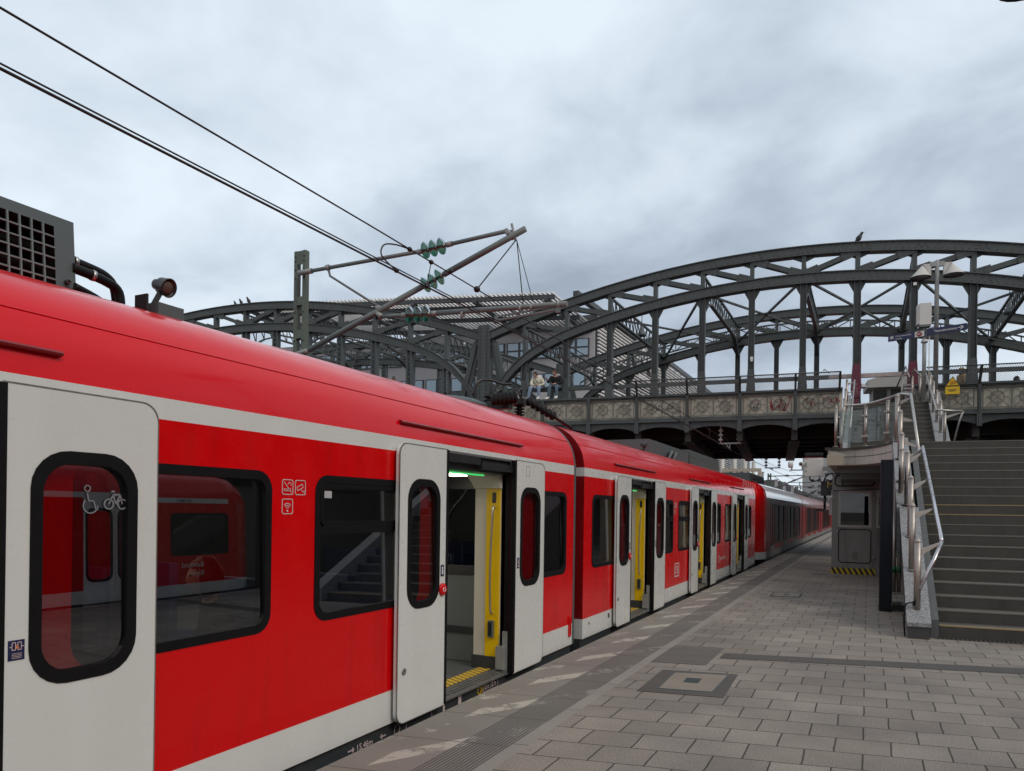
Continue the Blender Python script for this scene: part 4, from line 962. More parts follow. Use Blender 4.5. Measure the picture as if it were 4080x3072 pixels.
for i in range(-6,6):
    x0_,x1_=i*SP,(i+1)*SP
    lattice(W(SA+x0_+.4,VF-1.2,lc(x0_)-.25),W(SA+x1_+.4,VF-1.2,lc(x1_)-.25),.34,'middle_lattice',3)
# deck, cross girders, fascia girder
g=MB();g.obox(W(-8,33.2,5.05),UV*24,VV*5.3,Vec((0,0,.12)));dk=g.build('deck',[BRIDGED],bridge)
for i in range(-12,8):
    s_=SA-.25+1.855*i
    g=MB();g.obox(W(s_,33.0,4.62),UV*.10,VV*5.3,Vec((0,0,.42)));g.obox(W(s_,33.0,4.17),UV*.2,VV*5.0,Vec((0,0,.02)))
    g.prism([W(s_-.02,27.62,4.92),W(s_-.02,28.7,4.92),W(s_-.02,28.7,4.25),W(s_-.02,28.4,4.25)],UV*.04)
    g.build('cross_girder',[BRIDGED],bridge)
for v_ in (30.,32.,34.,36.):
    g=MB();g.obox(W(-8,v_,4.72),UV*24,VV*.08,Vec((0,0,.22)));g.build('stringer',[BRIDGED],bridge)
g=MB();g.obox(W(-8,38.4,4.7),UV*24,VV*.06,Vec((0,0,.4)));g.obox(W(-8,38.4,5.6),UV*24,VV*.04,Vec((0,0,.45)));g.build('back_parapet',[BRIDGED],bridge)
PS=1.862;P0=.525                         # parapet posts
def inside_stair(s): return 2.05<s<4.6
bays=[]
for i in range(-11,7):
    a=P0+PS*i;b=a+PS
    bays.append((a,b))
def fascia(a,b):
    g=MB();n=10;pts=[W(a+(b-a)*i/n,VPAR,4.56+.19*(1-abs(2*i/n-1)**2.2)) for i in range(n+1)]
    g.prism(pts+[W(b,VPAR,4.93),W(a,VPAR,4.93)],VV*.02)
    rivets(g,[W(a+(b-a)*i/20,VPAR-.002,4.60+.19*(1-abs(2*(i/20)-1)**2.2)) for i in range(1,20)],-VV,.014)
    g.obox(W((a+b)/2,VPAR-.02,4.95),UV*(b-a)/2,VV*.09,Vec((0,0,.025)));g.obox(W((a+b)/2,VPAR+.0,5.03),UV*(b-a)/2,VV*.05,Vec((0,0,.05)))
    g.build('fascia_girder',[BRIDGE],bridge)
def parapet(a,b,full=True):
    g=MB();g.obox(W((a+b)/2,VPAR+.13,5.45),UV*((b-a)/2+.01),VV*.02,Vec((0,0,.45)));pl=g.build('parapet_panel',[CONCP],bridge)
    L=b-a
    cx=[a+L*.285,a+L*.715] if full else [(a+b)/2]
    z=5.47
    for c in cx:
        g=MB();n=28;R=.205;p=[(c+R*math.cos(2*pi*i/n),z+R*math.sin(2*pi*i/n)) for i in range(n)];q=[(c+(R-.028)*math.cos(2*pi*i/n),z+(R-.028)*math.sin(2*pi*i/n)) for i in range(n)]
        g.ring([W(s_,VPAR+.02,y_) for s_,y_ in p],[W(s_,VPAR+.02,y_) for s_,y_ in q],VV*.04)
        dx=min(.36,L*.2)
        for q_ in (-1,1): g.bar(W(c-dx,VPAR+.05,z-q_*.33),W(c+dx,VPAR+.05,z+q_*.33),.018,.02,VV)
        for dx_,dz_ in ((1,0),(-1,0),(0,1),(0,-1)): g.bar(W(c+dx_*.13,VPAR+.03,z+dz_*.13),W(c+dx_*.31,VPAR+.03,z+dz_*.31),.025,.025,VV)
        g.build('roundel',[ORN],pl)
    g=MB()
    for zz_ in (5.14,5.80): g.obox(W((a+b)/2,VPAR+.05,zz_),UV*L/2,VV*.012,Vec((0,0,.014)))
    for s_ in ([a+.13,(a+b)/2,b-.13] if full else []): g.obox(W(s_,VPAR+.06,5.46),UV*(.022 if abs(s_-(a+b)/2)<.01 else .013),VV*.015,Vec((0,0,.40)))
    g.build('ornament_bars',[ORN],pl)
    g=MB();g.obox(W((a+b)/2,VPAR+.05,5.93),UV*L/2,VV*.10,Vec((0,0,.035)));g.obox(W((a+b)/2,VPAR+.05,5.88),UV*L/2,VV*.04,Vec((0,0,.03)));g.build('parapet_rail',[BRIDGE],bridge)
for a,b in bays:
    fascia(a,b)
    if b<=2.45: parapet(a,b if b<2.2 else 2.05)
    elif a>=2.3: parapet(max(a,4.45),b)
def ppost(s_):
    g=MB();g.obox(W(s_,VPAR-.05,5.21),UV*.055,VV*.035,Vec((0,0,.67)));g.obox(W(s_,VPAR-.07,5.21),UV*.02,VV*.05,Vec((0,0,.67)))
    g.obox(W(s_,VPAR-.05,4.72),UV*.075,VV*.06,Vec((0,0,.2)));rivets(g,[W(s_+q*.04,VPAR-.086,4.65+.1*j) for q in (-1,1) for j in range(12)],-VV,.013)
    g.build('parapet_post',[BRIDGE],bridge)
for i in range(-11,8):
    s_=P0+PS*i
    if not 2.2<s_<4.4: ppost(s_)
# mesh fence on top of the parapet
def meshmat():
    m,nt,out=newmat('wire_mesh');P=coords(nt);x=N(nt,'ShaderNodeSeparateXYZ');nt.links.new(P,x.inputs[0])
    b=N(nt,'ShaderNodeBsdfPrincipled');b.inputs['Base Color'].default_value=(.2,.21,.22,1);t=N(nt,'ShaderNodeBsdfTransparent')
    k=None
    for sg_ in (1,-1):
        f=math_(nt,'FRACT',math_(nt,'MULTIPLY',math_(nt,'ADD',x.outputs[0],math_(nt,'MULTIPLY',x.outputs[2],sg_)),14.))
        l=math_(nt,'LESS_THAN',f,.17);k=l if k is None else math_(nt,'MAXIMUM',k,l)
    mx=N(nt,'ShaderNodeMixShader');nt.links.new(k,mx.inputs[0]);nt.links.new(t.outputs[0],mx.inputs[1]);nt.links.new(b.outputs[0],mx.inputs[2]);nt.links.new(mx.outputs[0],out.inputs[0]);return m
MESHM=meshmat()
def fence(s0,s1,sup):
    top=lambda s_,z=6.47:Vec(W(s_,VPAR-.28,z));bot=lambda s_:Vec(W(s_,VPAR+.02,5.95))
    g=MB();g.tube([top(s0),top(s1)],.022,8);g.build('fence_rail',[BRIDGE],bridge)
    g=MB();g.bar(W(s0,VPAR-.16,6.26),W(s1,VPAR-.16,6.26),.03,.02);
    g.poly([bot(s0),bot(s1),top(s1),top(s0)]);g.build('mesh_panel',[MESHM],bridge)
    for s_ in sup: g=MB();g.bar(bot(s_)-Vec((0,0,.1)),top(s_),.07,.10,VV);g.build('fence_strut',[BRIDGED],bridge)
fence(-5.25,1.97,[P0+PS*i for i in(-3,-2,-1,0)]+[1.95]);fence(4.55,12.,[6.12,7.98,9.8])
# box section guard rail along the arch
for a,b,mt in ((-11.3,1.65,BRIDGE),(1.65,4.2,None),(4.2,12.8,BRIDGE),(-36,-12.2,BRIDGE)):
    g=MB();g.obox(W((a+b)/2,VT+.05,6.50),UV*(b-a)/2,VV*.07,Vec((0,0,.07)))
    g.build('guard_rail',[mt or pmat('pasted_over_rail',(.42,.36,.35),.7,var=.3,scale=6,dirt=(.12,.05,.07),dscale=5)],bridge)
# graffiti on the parapet
GR=pmat('red_graffiti',(.30,.03,.03),.6);GK=pmat('black_graffiti',(.05,.05,.06),.6);GW=pmat('white_graffiti',(.5,.52,.53),.6)
def scrawl(s0,s1,z0,z1,n,mt,seed,wd=.022,v=VPAR+.105):
    R=random.Random(seed);pts=[]
    for i in range(n): pts.append(Vec(W(s0+(s1-s0)*min(1,max(0,i/n+R.uniform(-.12,.12))),v,R.uniform(z0,z1))))
    g=MB();P=smooth_pts(pts,4)
    for a,b in zip(P,P[1:]): g.bar(a,b,.006,wd,VV.cross(b-a) if (b-a).length>1e-4 else (0,0,1))
    g.build('graffiti',[mt],bridge)
scrawl(-.33,.42,5.2,5.78,17,GR,3,.03);scrawl(-.3,.3,5.25,5.5,12,GR,8);scrawl(.85,1.2,5.3,5.7,11,GR,5);scrawl(1.42,1.98,5.3,5.75,14,GR,6,.028)
scrawl(-.98,-.62,5.25,5.55,12,GK,9);scrawl(-4.6,-3.6,5.35,5.6,12,GK,10);scrawl(-5.7,-5.2,5.5,5.7,8,GK,12,.014);scrawl(-2.2,-1.7,5.6,5.8,8,GK,13,.014);scrawl(4.7,5.2,5.4,5.6,9,GK,14)
scrawl(-12.9,-12.3,5.95,6.3,10,GW,15,.03,VT-.42);scrawl(-11.2,-10.8,6.5,6.7,8,GW,16,.012,VT-.17);scrawl(1.45,1.7,6.6,6.8,8,GK,21,.02,VT-.18)
g=MB()
for s_,z,r in ((-.98,7.30,.05),(-.98,7.22,.04),(4.33,9.55,.05),(-12.55,8.6,.04)): g.obox(W(s_,VT-.17,z),UV*r,VV*.004,Vec((0,0,r)))
g.build('post_stickers',[WHT],bridge)
# lamps hanging from the middle of the bridge
def bell(s_,z,lab):
    t=thing('hanging_lamp',W(s_,32.7,z),lab,'hanging lamp','bell lamps hanging under the bridge lattice')
    o=W(s_,32.7,z)
    g=MB();g.lathe(Vec(o),(0,0,1),[(0,.20),(.10,.19),(.22,.13),(.26,.10),(.38,.095),(.42,.06),(.5,.03)],16);g.build('lamp_shade',[GRILLE],t)
    g=MB();g.tube([Vec(o)+Vec((0,0,.48)),Vec(o)+Vec((0,0,.95))],.018,6);g.build('hanger',[BRIDGE],t)
bell(-5.85,9.46,'bell-shaped lamp hanging in the arch bay above the seated people');bell(8.24,9.35,'bell-shaped lamp hanging near the far end of the main arch');bell(-16.9,9.55,'bell-shaped lamp hanging beyond the smaller-looking second arch')
# birds
def bird(o,hd,lab,s=1.):
    o=Vec(o);h=UV*hd;g=MB();R=Matrix.Identity(3)
    ax=(h*.5+Vec((0,0,.85))).normalized();b=o+Vec((0,0,.13*s))
    g.lathe(b-ax*.13*s,ax,[(0,.02*s),(.05*s,.05*s),(.13*s,.075*s),(.20*s,.06*s),(.25*s,.038*s),(.28*s,.04*s),(.32*s,.035*s),(.345*s,.005)],10)
    g.tube([b-ax*.08*s-h*.02,b-ax*.24*s-h*.09*s],[.035*s,.02*s],6)
    g.tube([b+ax*.18*s,b+ax*.185*s+h*.07*s],[.012*s,.002],5)
    for e in (-.025,.025): g.tube([b-ax*.08*s+VV*e,o+VV*e-Vec((0,0,.02))],.007,4)
    g.build('pigeon',[BIRD],None,label=lab,cat='bird',group='birds perched on the bridge')
def onuc(s_,cs): return Vec(W(s_,VT,uc(s_-cs)+.0))
bird(onuc(2.56,SA),1,'dark bird perched alone on the crown of the main arch',1.25)
bird(onuc(-28.4,SL),-1,'dark bird perched alone low on the far arch by the roof horn')
bird(onuc(-24.75,SL),-1,'first of three birds perched together on the far arch, sitting lowest',.8);bird(onuc(-24.4,SL),-1,'middle bird of the three perched together on the far arch');bird(onuc(-23.95,SL),-1,'last of three birds perched together, nearest the green mast',1.15)
bird(W(7.37,VF,lc(7.37-SA-OFF)),-1,'dark bird perched on the rear arch above the blue direction sign')
bird(W(-12.77,VF,lc(-12.77-SL-OFF)),-1,'dark bird perched on the lower rear arch beside the riveted pillar')
# ------------------------------------------------------------------ staircase from the platform to the bridge
def Q(x,v,z): return (x,(v+UY*x)/UX,z)
R1,T1=.162,.32
XL,XR=.85,3.35
st=thing('staircase',Q(2.1,10.9,0),'broad stone staircase with worn step edges rising from the platform to the bridge','staircase')
def flight(xl,xr,v0,z0,n,rise,tread,name,zb=None):
    g=MB();e=MB();eys=[]
    for k in range(1,n+1):
        va=v0+tread*(k-1);vb=va+tread if k<n else va+.4;z=z0+rise*k
        if zb is None: lo=z0+rise*(k-1)
        else: lo=zb
        lo=max(0,z-rise*2.2) if k>2 else 0 if z0<.1 else z0-.2
        xa=xl
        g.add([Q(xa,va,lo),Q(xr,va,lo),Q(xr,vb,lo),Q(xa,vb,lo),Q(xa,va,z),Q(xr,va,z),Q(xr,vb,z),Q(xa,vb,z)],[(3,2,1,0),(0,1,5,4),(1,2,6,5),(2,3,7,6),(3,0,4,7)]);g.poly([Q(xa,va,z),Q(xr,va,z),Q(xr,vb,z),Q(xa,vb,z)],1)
        t=e
        if z0<.1 and k in (1,10,11): t=MB();eys.append(t)
        t.add([Q(xa+.01,va-.004,z-.014),Q(xr,va-.004,z-.014),Q(xr,va+.055,z-.014),Q(xa+.01,va+.055,z-.014),Q(xa+.01,va-.004,z+.003),Q(xr,va-.004,z+.003),Q(xr,va+.055,z+.003),Q(xa+.01,va+.055,z+.003)],[(3,2,1,0),(4,5,6,7),(0,1,5,4),(1,2,6,5),(2,3,7,6),(3,0,4,7)])
        # short painted bottom-left corner marks are part of the wear texture
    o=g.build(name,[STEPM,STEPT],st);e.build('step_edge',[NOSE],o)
    for ey in eys: ey.build('yellow_step_edge',[NOSEY],o)
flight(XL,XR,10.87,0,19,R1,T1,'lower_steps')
ZL=3.08
zc=lambda v:.21+.506*(v-10.6)
def slab(x0,x1,va,vb,za,zb,lo_a,lo_b,mt,name,cap=None):
    g=MB();pts=[Q(x0,va,lo_a),Q(x0,va,za),Q(x0,vb,zb),Q(x0,vb,lo_b)]
    pr=[Q(x1,va,lo_a),Q(x1,va,za),Q(x1,vb,zb),Q(x1,vb,lo_b)]
    g.add(pts+pr,[(0,1,2,3),(7,6,5,4),(0,4,5,1),(1,5,6,2),(2,6,7,3),(3,7,4,0)])
    return g.build(name,[mt],st)
slab(.485,.735,10.62,13.6,zc(10.62)-.04,zc(13.6)-.04,0,.9,pmat('dark_polished_granite',(.06,.062,.065),.35,var=.7,scale=70),'cheek_wall_core')
slab(.47,.75,10.6,13.6,zc(10.6),zc(13.6),zc(10.6)-.05,zc(13.6)-.05,GRAN,'cheek_wall_cap')
slab(.43,.70,13.6,16.4,zc(13.6),zc(16.4),.9,2.0,GRAN,'cheek_wall')
slab(.752,.845,10.78,16.5,zc(10.78)-.06,zc(16.5)-.1,0,2.2,CONCD,'stringer')
slab(XR+.002,XR+.3,10.7,16.5,zc(10.7),zc(16.5),0,2.2,GRAN,'cheek_wall')
# stair mass closed to the ground
slab(.90,XR-.02,11.6,16.6,.25,2.75,0,0,CONCD,'stair_core')
# landing with curved front
crv=smooth_pts([(-.82,17.78,0),(-.56,17.98,0),(-.30,17.98,0),(-.02,17.75,0),(.19,17.40,0),(.33,17.02,0),(.42,16.65,0)],4)
plan=[(p.x,p.y) for p in crv]+[(.72,16.55)]+[Q(.85,16.64,0)[:2],Q(XR,16.64,0)[:2],(XR,24.2),(-.82,24.2)]
g=MB();g.prism([(x,y,2.70) for x,y in plan],(0,0,.335));g.build('landing_slab',[CONC],st)
g=MB();
cp=[(x-(.045 if i<len(crv) else 0)*0-.0,y-(.05 if i<len(crv) else 0)) for i,(x,y) in enumerate(plan)];cp[0]=(-.88,17.74);cp[-1]=(-.88,24.2)
g.prism([(x,y,3.035) for x,y in cp],(0,0,.045));g.build('landing_coping',[STEPM],st)
g=MB();
cl=[(p.x,p.y-.004) for p in crv]
for a,b in zip(cl,cl[1:]): g.bar((*a,2.88),(*b,2.88),.006,.012,(0,0,1))
g.build('fascia_joint',[DKIN],st)
g=MB();g.box(-.66,.6,18.5,18.75,2.55,2.70);g.box(-.6,.6,19.5,24,2.45,2.70);g.build('landing_beam',[CATST],st)
g=MB();g.box(.95,3.3,16.9,24,0,2.7);g.build('undercroft_wall',[CONCD],st)
g=MB();g.box(-.835,-.50,17.70,17.74,2.68,2.91);o_=g.build('blank_board',[pmat('beige_board',(.46,.40,.31),.6,var=.08,dirt=(.3,.26,.2))],st)
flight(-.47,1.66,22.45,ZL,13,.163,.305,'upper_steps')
z2=lambda v:ZL+.163+(v-22.45)*.163/.305
slab(1.665,2.02,22.0,26.6,z2(22.0)+.12,z2(26.6)+.1,2.7,3.6,GRAN,'cheek_wall')
slab(-.70,-.55,22.0,26.6,z2(22.0)+.12,z2(26.6)+.1,2.7,3.6,GRAN,'cheek_wall');slab(-.548,-.475,22.1,26.6,z2(22.1)+.0,z2(26.6)-.02,2.7,3.6,CONCD,'stringer')
g=MB();g.box(-.7,2.0,26.45,28.6,5.0,5.195);g.build('top_landing',[STEPM],st)
g=MB();g.box(-.4,1.6,23.2,26.4,2.7,3.4);g.build('stair_core',[CONCD],st)
# stainless handrails with pointed posts
def post(parent,x,y,zb,zt,r=.042):
    g=MB();g.tube([(x,y,zb),(x,y,zt)],r,12);g.lathe((x,y,zt),(0,0,1),[(0,r*1.06),(.012,r*1.06),(.06,.003)],12,0,False);o=g.build('handrail_post',[STEELB],parent)
    g=MB();g.lathe((x,y,zb),(0,0,1),[(0,r*1.9),(.01,r*1.9),(.014,r*1.1)],14);g.build('base_flange',[STEELB],o);return o
def bracket(parent,a,b,ha=.085,hb=.02):
    a=Vec(a);b=Vec(b);g=MB();u=Vec((0,0,1));n=(b-a).cross(u).normalized()*.006
    pts=[a-u*ha/2-n,a+u*ha/2-n,b+u*hb/2-n,b-u*hb/2-n];g.prism(pts,n*2);g.build('bracket',[HUTF],parent)
hr=thing('handrail',(.6,11.02,.25),'stainless handrail with pointed posts on the granite cheek wall at the foot of the stairs','handrail','handrails of the staircase')
rl=lambda y:(.90-(y-11.4)*.024,y,1.27+(y-11.4)*.517)
PP=[(.599,11.02,.30,1.24),(.575,11.93,.80,1.72),(.593,12.83,1.26,2.16),(.583,13.80,1.76,2.63)]
for x,y,a,b in PP:
    post(hr,x,y,a,b);r_=rl(max(11.38,y+.35));bracket(hr,(x+.04,y,b-.13),(r_[0]-.01,r_[1],r_[2]-.03))
g=MB();g.tube([(.62,11.0,.62),(.80,11.2,1.0),(.90,11.38,1.24)],.026,10);g.tube([(.90,11.38,1.24),rl(11.45),rl(14.30)],.026,10);g.tube([rl(14.30),(.78,14.4,2.70),(.70,14.45,2.62)],.02,8);g.build('rail',[pmat('polished_rail',(.62,.62,.66),.3,.9,var=.05)],hr)
g=MB();g.tube(smooth_pts([(.575,10.98,.43),(.52,10.95,.44),(.46,10.93,.40),(.445,10.9,.2),(.46,10.9,.0)],4),.010,6);g.box(.545,.575,10.96,11.0,.40,.46);g.build('earthing_cable',[BLACK],hr)
hm=thing('handrail',(.524,14.63,2.2),'second stainless handrail section climbing beside the upper granite cheek to the landing','handrail','handrails of the staircase')
ml=lambda f:(.80-.07*f,14.72+1.5*f,2.72+1.22*f)
for x,y,a,b,f in ((.51,14.28,1.98,2.72,.0),(.524,14.63,2.20,3.02,.1),(.53,15.55,2.66,3.53,.55),(.50,16.40,3.06,3.95,.98)):
    post(hm,x,y,a,b);r_=ml(f);bracket(hm,(x+.04,y,b-.13),(r_[0]-.01,r_[1],r_[2]-.03))
g=MB();g.tube([ml(-.02),ml(.5),ml(1.02)],.026,10);g.build('rail',[STEEL],hm)
gb=thing('glass_balustrade',(-.1,17.7,3.08),'curved glass balustrade between stainless posts on the landing above the hut','balustrade')
GP=[(-.66,17.72),(-.07,17.62),(.345,17.04),(.52,16.45)]
for x,y in GP: post(gb,x,y,3.08,3.95,.034)
def arcpts(a,b,n=5):
    a=Vec(a);b=Vec(b);m=(a+b)/2;d=(b-a);nn=Vec((d.y,-d.x))*-.06;return [a+d*(i/n)+nn*(1-(2*i/n-1)**2) for i in range(n+1)]
for a,b in zip(GP,GP[1:]):
    pts=arcpts(Vec(a).lerp(Vec(b),.10),Vec(a).lerp(Vec(b),.90));g=MB()
    for p,q in zip(pts,pts[1:]): g.add([(p.x,p.y,3.17),(q.x,q.y,3.17),(q.x,q.y,3.88),(p.x,p.y,3.88)],[(0,1,2,3)])
    g.build('glass_pane',[CLEARGL],gb)
    for e,w_ in ((a,.06),(b,.94)):
        for z in (3.3,3.75): m=Vec(a).lerp(Vec(b),w_);g=MB();g.box(m.x-.05,m.x+.05,m.y-.02,m.y+.02,z-.02,z+.02);g.build('glass_clamp',[STEELB],gb)
tp=smooth_pts([(-.52,17.70,4.0),(-.07,17.62,4.0),(.345,17.04,4.02),(.55,16.6,4.03),(.72,16.3,3.96)],5)
g=MB();g.tube(tp,.026,8);g.build('top_rail',[STEEL],gb)
hu=thing('handrail',(1.9,23.2,3.6),'stainless handrail with posts up the far granite cheek of the upper flight','handrail','handrails of the staircase')
for d_ in range(5):
    y=23.2+.72*d_;x=1.87-.045*d_;zb=z2(y*UX-UY*x)+.1;post(hu,x,y,zb,zb+.88,.036);bracket(hu,(x-.03,y,zb+.75),(1.66-.02*d_,y+.1,zb+.80+.05))
g=MB();g.tube([(2.30,23.3,4.45),(1.66,23.1,4.50),(1.60,24.4,5.25),(1.55,26.1,6.1)],.026,10);g.tube([(2.30,23.3,4.45),(2.22,23.5,4.1),(2.1,23.6,3.5)],.026,8);g.build('rail',[STEEL],hu)
bracket(hu,(1.9,23.2,4.30),(2.28,23.3,4.42))
hl=thing('handrail',(-.62,22.6,3.5),'stainless handrail behind the glass balustrade climbing to the maroon-footed arch post','handrail','handrails of the staircase')
for d_ in range(5):
    y=22.5+.78*d_;x=-.70+.012*d_;zb=z2(y*UX-UY*x)+.1;post(hl,x,y,zb,zb+.88,.036);bracket(hl,(x+.03,y,zb+.75),(-.48,y+.1,zb+.82))
g=MB();g.tube([(-.48,22.6,4.02),(-.46,24.4,5.0),(-.44,26.1,5.95)],.026,10);g.build('rail',[STEEL],hl)
ht=thing('handrail',(1.2,26.6,5.2),'short crossed handrails at the head of the stairs in front of the white cabinet','handrail','handrails of the staircase')
for x,y in ((.95,26.9),(1.25,27.1),(1.45,26.7)): post(ht,x,y,5.19,6.1,.036)
g=MB();g.tube([(.78,27.1,5.75),(1.05,27.0,6.45),(1.15,26.6,6.0)],.024,8);g.tube([(1.1,26.9,5.8),(1.3,26.8,6.3),(1.5,26.4,5.95)],.024,8);g.build('rail',[STEELB],ht)
for k in range(3): bracket(ht,(.98,26.9,5.6+.12*k),(1.3,26.75,5.55+.12*k))
# drain along the foot of the stairs
dr=thing('drain_channel',(1.9,10.8,0),'slotted drain channel along the foot of the stone stairs','drain')
g=MB();g.prism([Q(.80,10.72,.002),Q(3.4,10.72,.002),Q(3.4,10.84,.002),Q(.80,10.84,.002)],(0,0,.005));g.build('channel',[DSTRIP],dr)
g=MB()
for i in range(52): x=.83+.05*i;g.prism([Q(x,10.735,.007),Q(x+.025,10.735,.007),Q(x+.025,10.825,.007),Q(x,10.825,.007)],(0,0,.002))
g.build('slot',[BLACK],dr)
# ------------------------------------------------------------------ information stele, hut, cabinets, posts
t=thing('information_stele',(.28,13.6,0),'tall slim dark stele standing on the platform in front of the grey hut','stele')
g=MB();g.box(.187,.374,13.5,14.3,.03,2.505);g.build('body',[TOTEM],t)
g=MB();g.box(.182,.379,13.494,14.306,0,.03);g.build('base',[BLACK],t)
g=MB()
for x in (.222,.338): g.box(x-.0015,x+.0015,13.498,13.5,.03,2.5)
g.build('panel_joint',[BLACK],t)
g=MB();g.box(.40,.72,13.7,14.2,0,.10);g.build('cable_pit',[BLKPL],None,label='low black pit cover on the ground behind the tall stele',cat='pit cover')
t=thing('banded_pole',(.56,17.4,0),'stainless pole with a green band standing behind the granite cheek wall','pole')
for x in (.49,.58):
    g=MB();g.tube([(x,16.7,.03),(x,16.7,1.75)],.04,10);g.build('pole',[STEELB],t)
    g=MB();g.tube([(x,16.7,.42),(x,16.7,.56)],.044,10);g.build('green_band',[pmat('green_tape',(.01,.10,.03),.5)],t)
hut=thing('platform_hut',(-.2,21.3,0),'grey metal service hut with hazard stripes under the landing','hut')
YH=21.3
g=MB();g.box(-.865,.62,YH,YH+2.2,.16,2.66);g.build('body',[HUTM],hut)
g=MB();g.box(-.87,.20,YH-.012,YH+2.2,0,.165);g.build('hazard_plinth',[HAZ],hut)
g=MB();g.box(.2,.63,YH-.008,YH+2.2,0,.165);g.build('plinth',[HUTM],hut)
def gasket(a,b,c,d,r,wd,mt,name,yy=YH):
    g=MB();o=rrect(a,b,c,d,r,5);i=rrect(a+wd,b-wd,c+wd,d-wd,r*.75,5)
    g.ring([(x,yy-.014,z) for x,z in o],[(x,yy-.014,z) for x,z in i],(0,.016,0));return g.build(name,[mt],hut)
gasket(-.81,.163,2.33,2.64,.1,.03,BLACK,'vent_gasket')
g=MB();g.box(-.40,-.18,YH-.006,YH,2.36,2.46);g.build('vent_plate',[HUTM],hut)
g=MB();g.tube([(-.86,YH-.03,2.24),(.19,YH-.03,2.26)],.022,8);g.build('conduit',[CATST],hut)
dg_=gasket(-.715,.09,1.245,2.21,.01,.062,HUTF,'window_frame')
g=MB();n=10;vs=[]
for i in range(n+1):
    for j in range(n+1):
        x=-.653+.681*i/n;z=1.307+.84*j/n;q=(2*i/n-1)**2+(2*j/n-1)**2;vs.append((x,YH-.006-.010*(1-q/2)+.0,z))
g.add(vs,[(i*(n+1)+j,i*(n+1)+j+1,(i+1)*(n+1)+j+1,(i+1)*(n+1)+j) for i in range(n) for j in range(n)],0,True)
g.build('mirror_pane',[glassmat('dark_mirror_film',(.01,.01,.012),.04,1.5)],hut)
g=MB();g.box(-.80,.17,YH-.004,YH,.2,2.2);g.build('door',[HUTM],hut)
gasket(-.705,.09,.30,1.20,.09,.022,BLACK,'door_gasket')
g=MB()
for k in range(7): g.obox((-.30,YH-.010,.43+.03*k),(.065,0,0),(0,.006,.003),(0,0,.008))
g.build('louvre',[HUTM],hut)
for z in (.45,2.0):
    g=MB();g.box(.10,.16,YH-.02,YH,z,z+.02);g.tube([(.165,YH-.02,z-.05),(.165,YH-.02,z+.08)],.013,8);g.build('hinge',[GALV],hut)
g=MB();g.box(-.745,-.705,YH-.03,YH,1.10,1.2);g.tube([(-.735,YH-.035,1.2),(-.725,YH-.035,1.29)],.014,6);g.build('door_handle',[GALV],hut)
g=MB();P=[Vec((x,YH-.008,z)) for x,z in ((-.50,1.02),(-.42,1.0),(-.38,1.03),(-.30,1.01),(-.32,.94),(-.40,.90),(-.48,.95),(-.52,1.0),(-.45,1.06),(-.33,1.05))];P=smooth_pts(P,4)
for a,b in zip(P,P[1:]): g.bar(a,b,.003,.006,Vec((0,1,0)).cross(b-a))
g.build('scribble',[pmat('green_marker',(.20,.26,.14))],hut)
gasket(.20,.6,1.245,2.21,.01,.05,HUTF,'window_frame');gasket(.20,.6,.22,1.18,.09,.02,HUTM,'side_panel')
g=MB();g.box(.25,.56,YH-.004,YH,1.29,2.16);g.build('side_window',[DARKGL],hut)
g=MB();g.tube([(-.645,YH-.12,2.74),(-.645,YH-.12,2.40)],.035,10);g.ell((-.645,YH-.12,2.39),.042,.042,.05,10,8);g.build('down_pipe',[CATST],hut)
g=MB();g.box(.31,.345,YH-.02,YH-.004,1.98,2.35);g.build('notice',[WHT],hut)
# camera cabinet with bird spikes
cb=thing('equipment_cabinet',(-1.35,21.6,2.62),'white wall cabinet with bird spikes on its top beside the grey hut','cabinet')
g=MB();g.box(-1.58,-1.115,21.5,21.75,2.62,3.12);g.build('body',[WHBOX],cb)
g=MB();g.box(-1.582,-1.113,21.498,21.752,3.12,3.126);g.box(-1.555,-1.50,21.497,21.5,3.085,3.10);g.build('red_trim',[RED],cb)
g=MB();g.box(-1.27,-1.13,21.495,21.498,3.07,3.11);g.build('label_plate',[WHT],cb)
g=MB();g.box(-1.555,-1.525,21.485,21.5,2.88,3.0);g.box(-1.55,-1.525,21.49,21.5,2.74,2.78);g.build('latch',[GALV],cb)
g=MB()
for i in range(15): 
    for q in (-.04,0,.04): g.tube([(-1.57+.031*i,21.6,3.13),(-1.57+.031*i+q*.6,21.6+q,3.27)],.0016,3)
g.build('bird_spike',[GRILLE],cb)
g=MB();g.box(-1.115,-.87,21.55,21.7,2.78,2.88);g.box(-1.0,-.86,21.5,21.7,2.70,2.92);g.build('wall_arm',[GALV],cb)
g=MB();g.tube(smooth_pts([(-1.45,21.6,2.62),(-1.43,21.6,2.52),(-1.3,21.6,2.49),(-1.2,21.6,2.55),(-1.2,21.6,2.62)],4),.016,8);g.tube(smooth_pts([(-1.1,21.5,2.45),(-1.02,21.45,2.62),(-.9,21.4,2.68),(-.86,21.35,2.68)],4),.018,8);g.build('cable',[BLACK],cb)
cm_=thing('camera',(-1.8,21.4,2.78),'round dome surveillance camera on the arm beside the white cabinet','surveillance camera','surveillance cameras')
g=MB();g.lathe((-1.93,21.4,2.85),(0,0,1),[(0,.05),(.03,.068),(.10,.072),(.15,.066),(.16,.02)],16);g.build('dome',[WHBOX],cm_)
g=MB();g.box(-1.96,-1.58,21.38,21.44,2.77,2.80);g.tube([(-1.90,21.4,2.78),(-1.90,21.4,2.86)],.02,8);g.build('arm',[GALV],cm_)
g=MB()
for q in (-.06,-.02,.03,.06): g.tube([(-1.93+q,21.4,3.0),(-1.93+q*1.5,21.4,3.10)],.004,4)
g.build('bird_spike',[GRILLE],cm_)
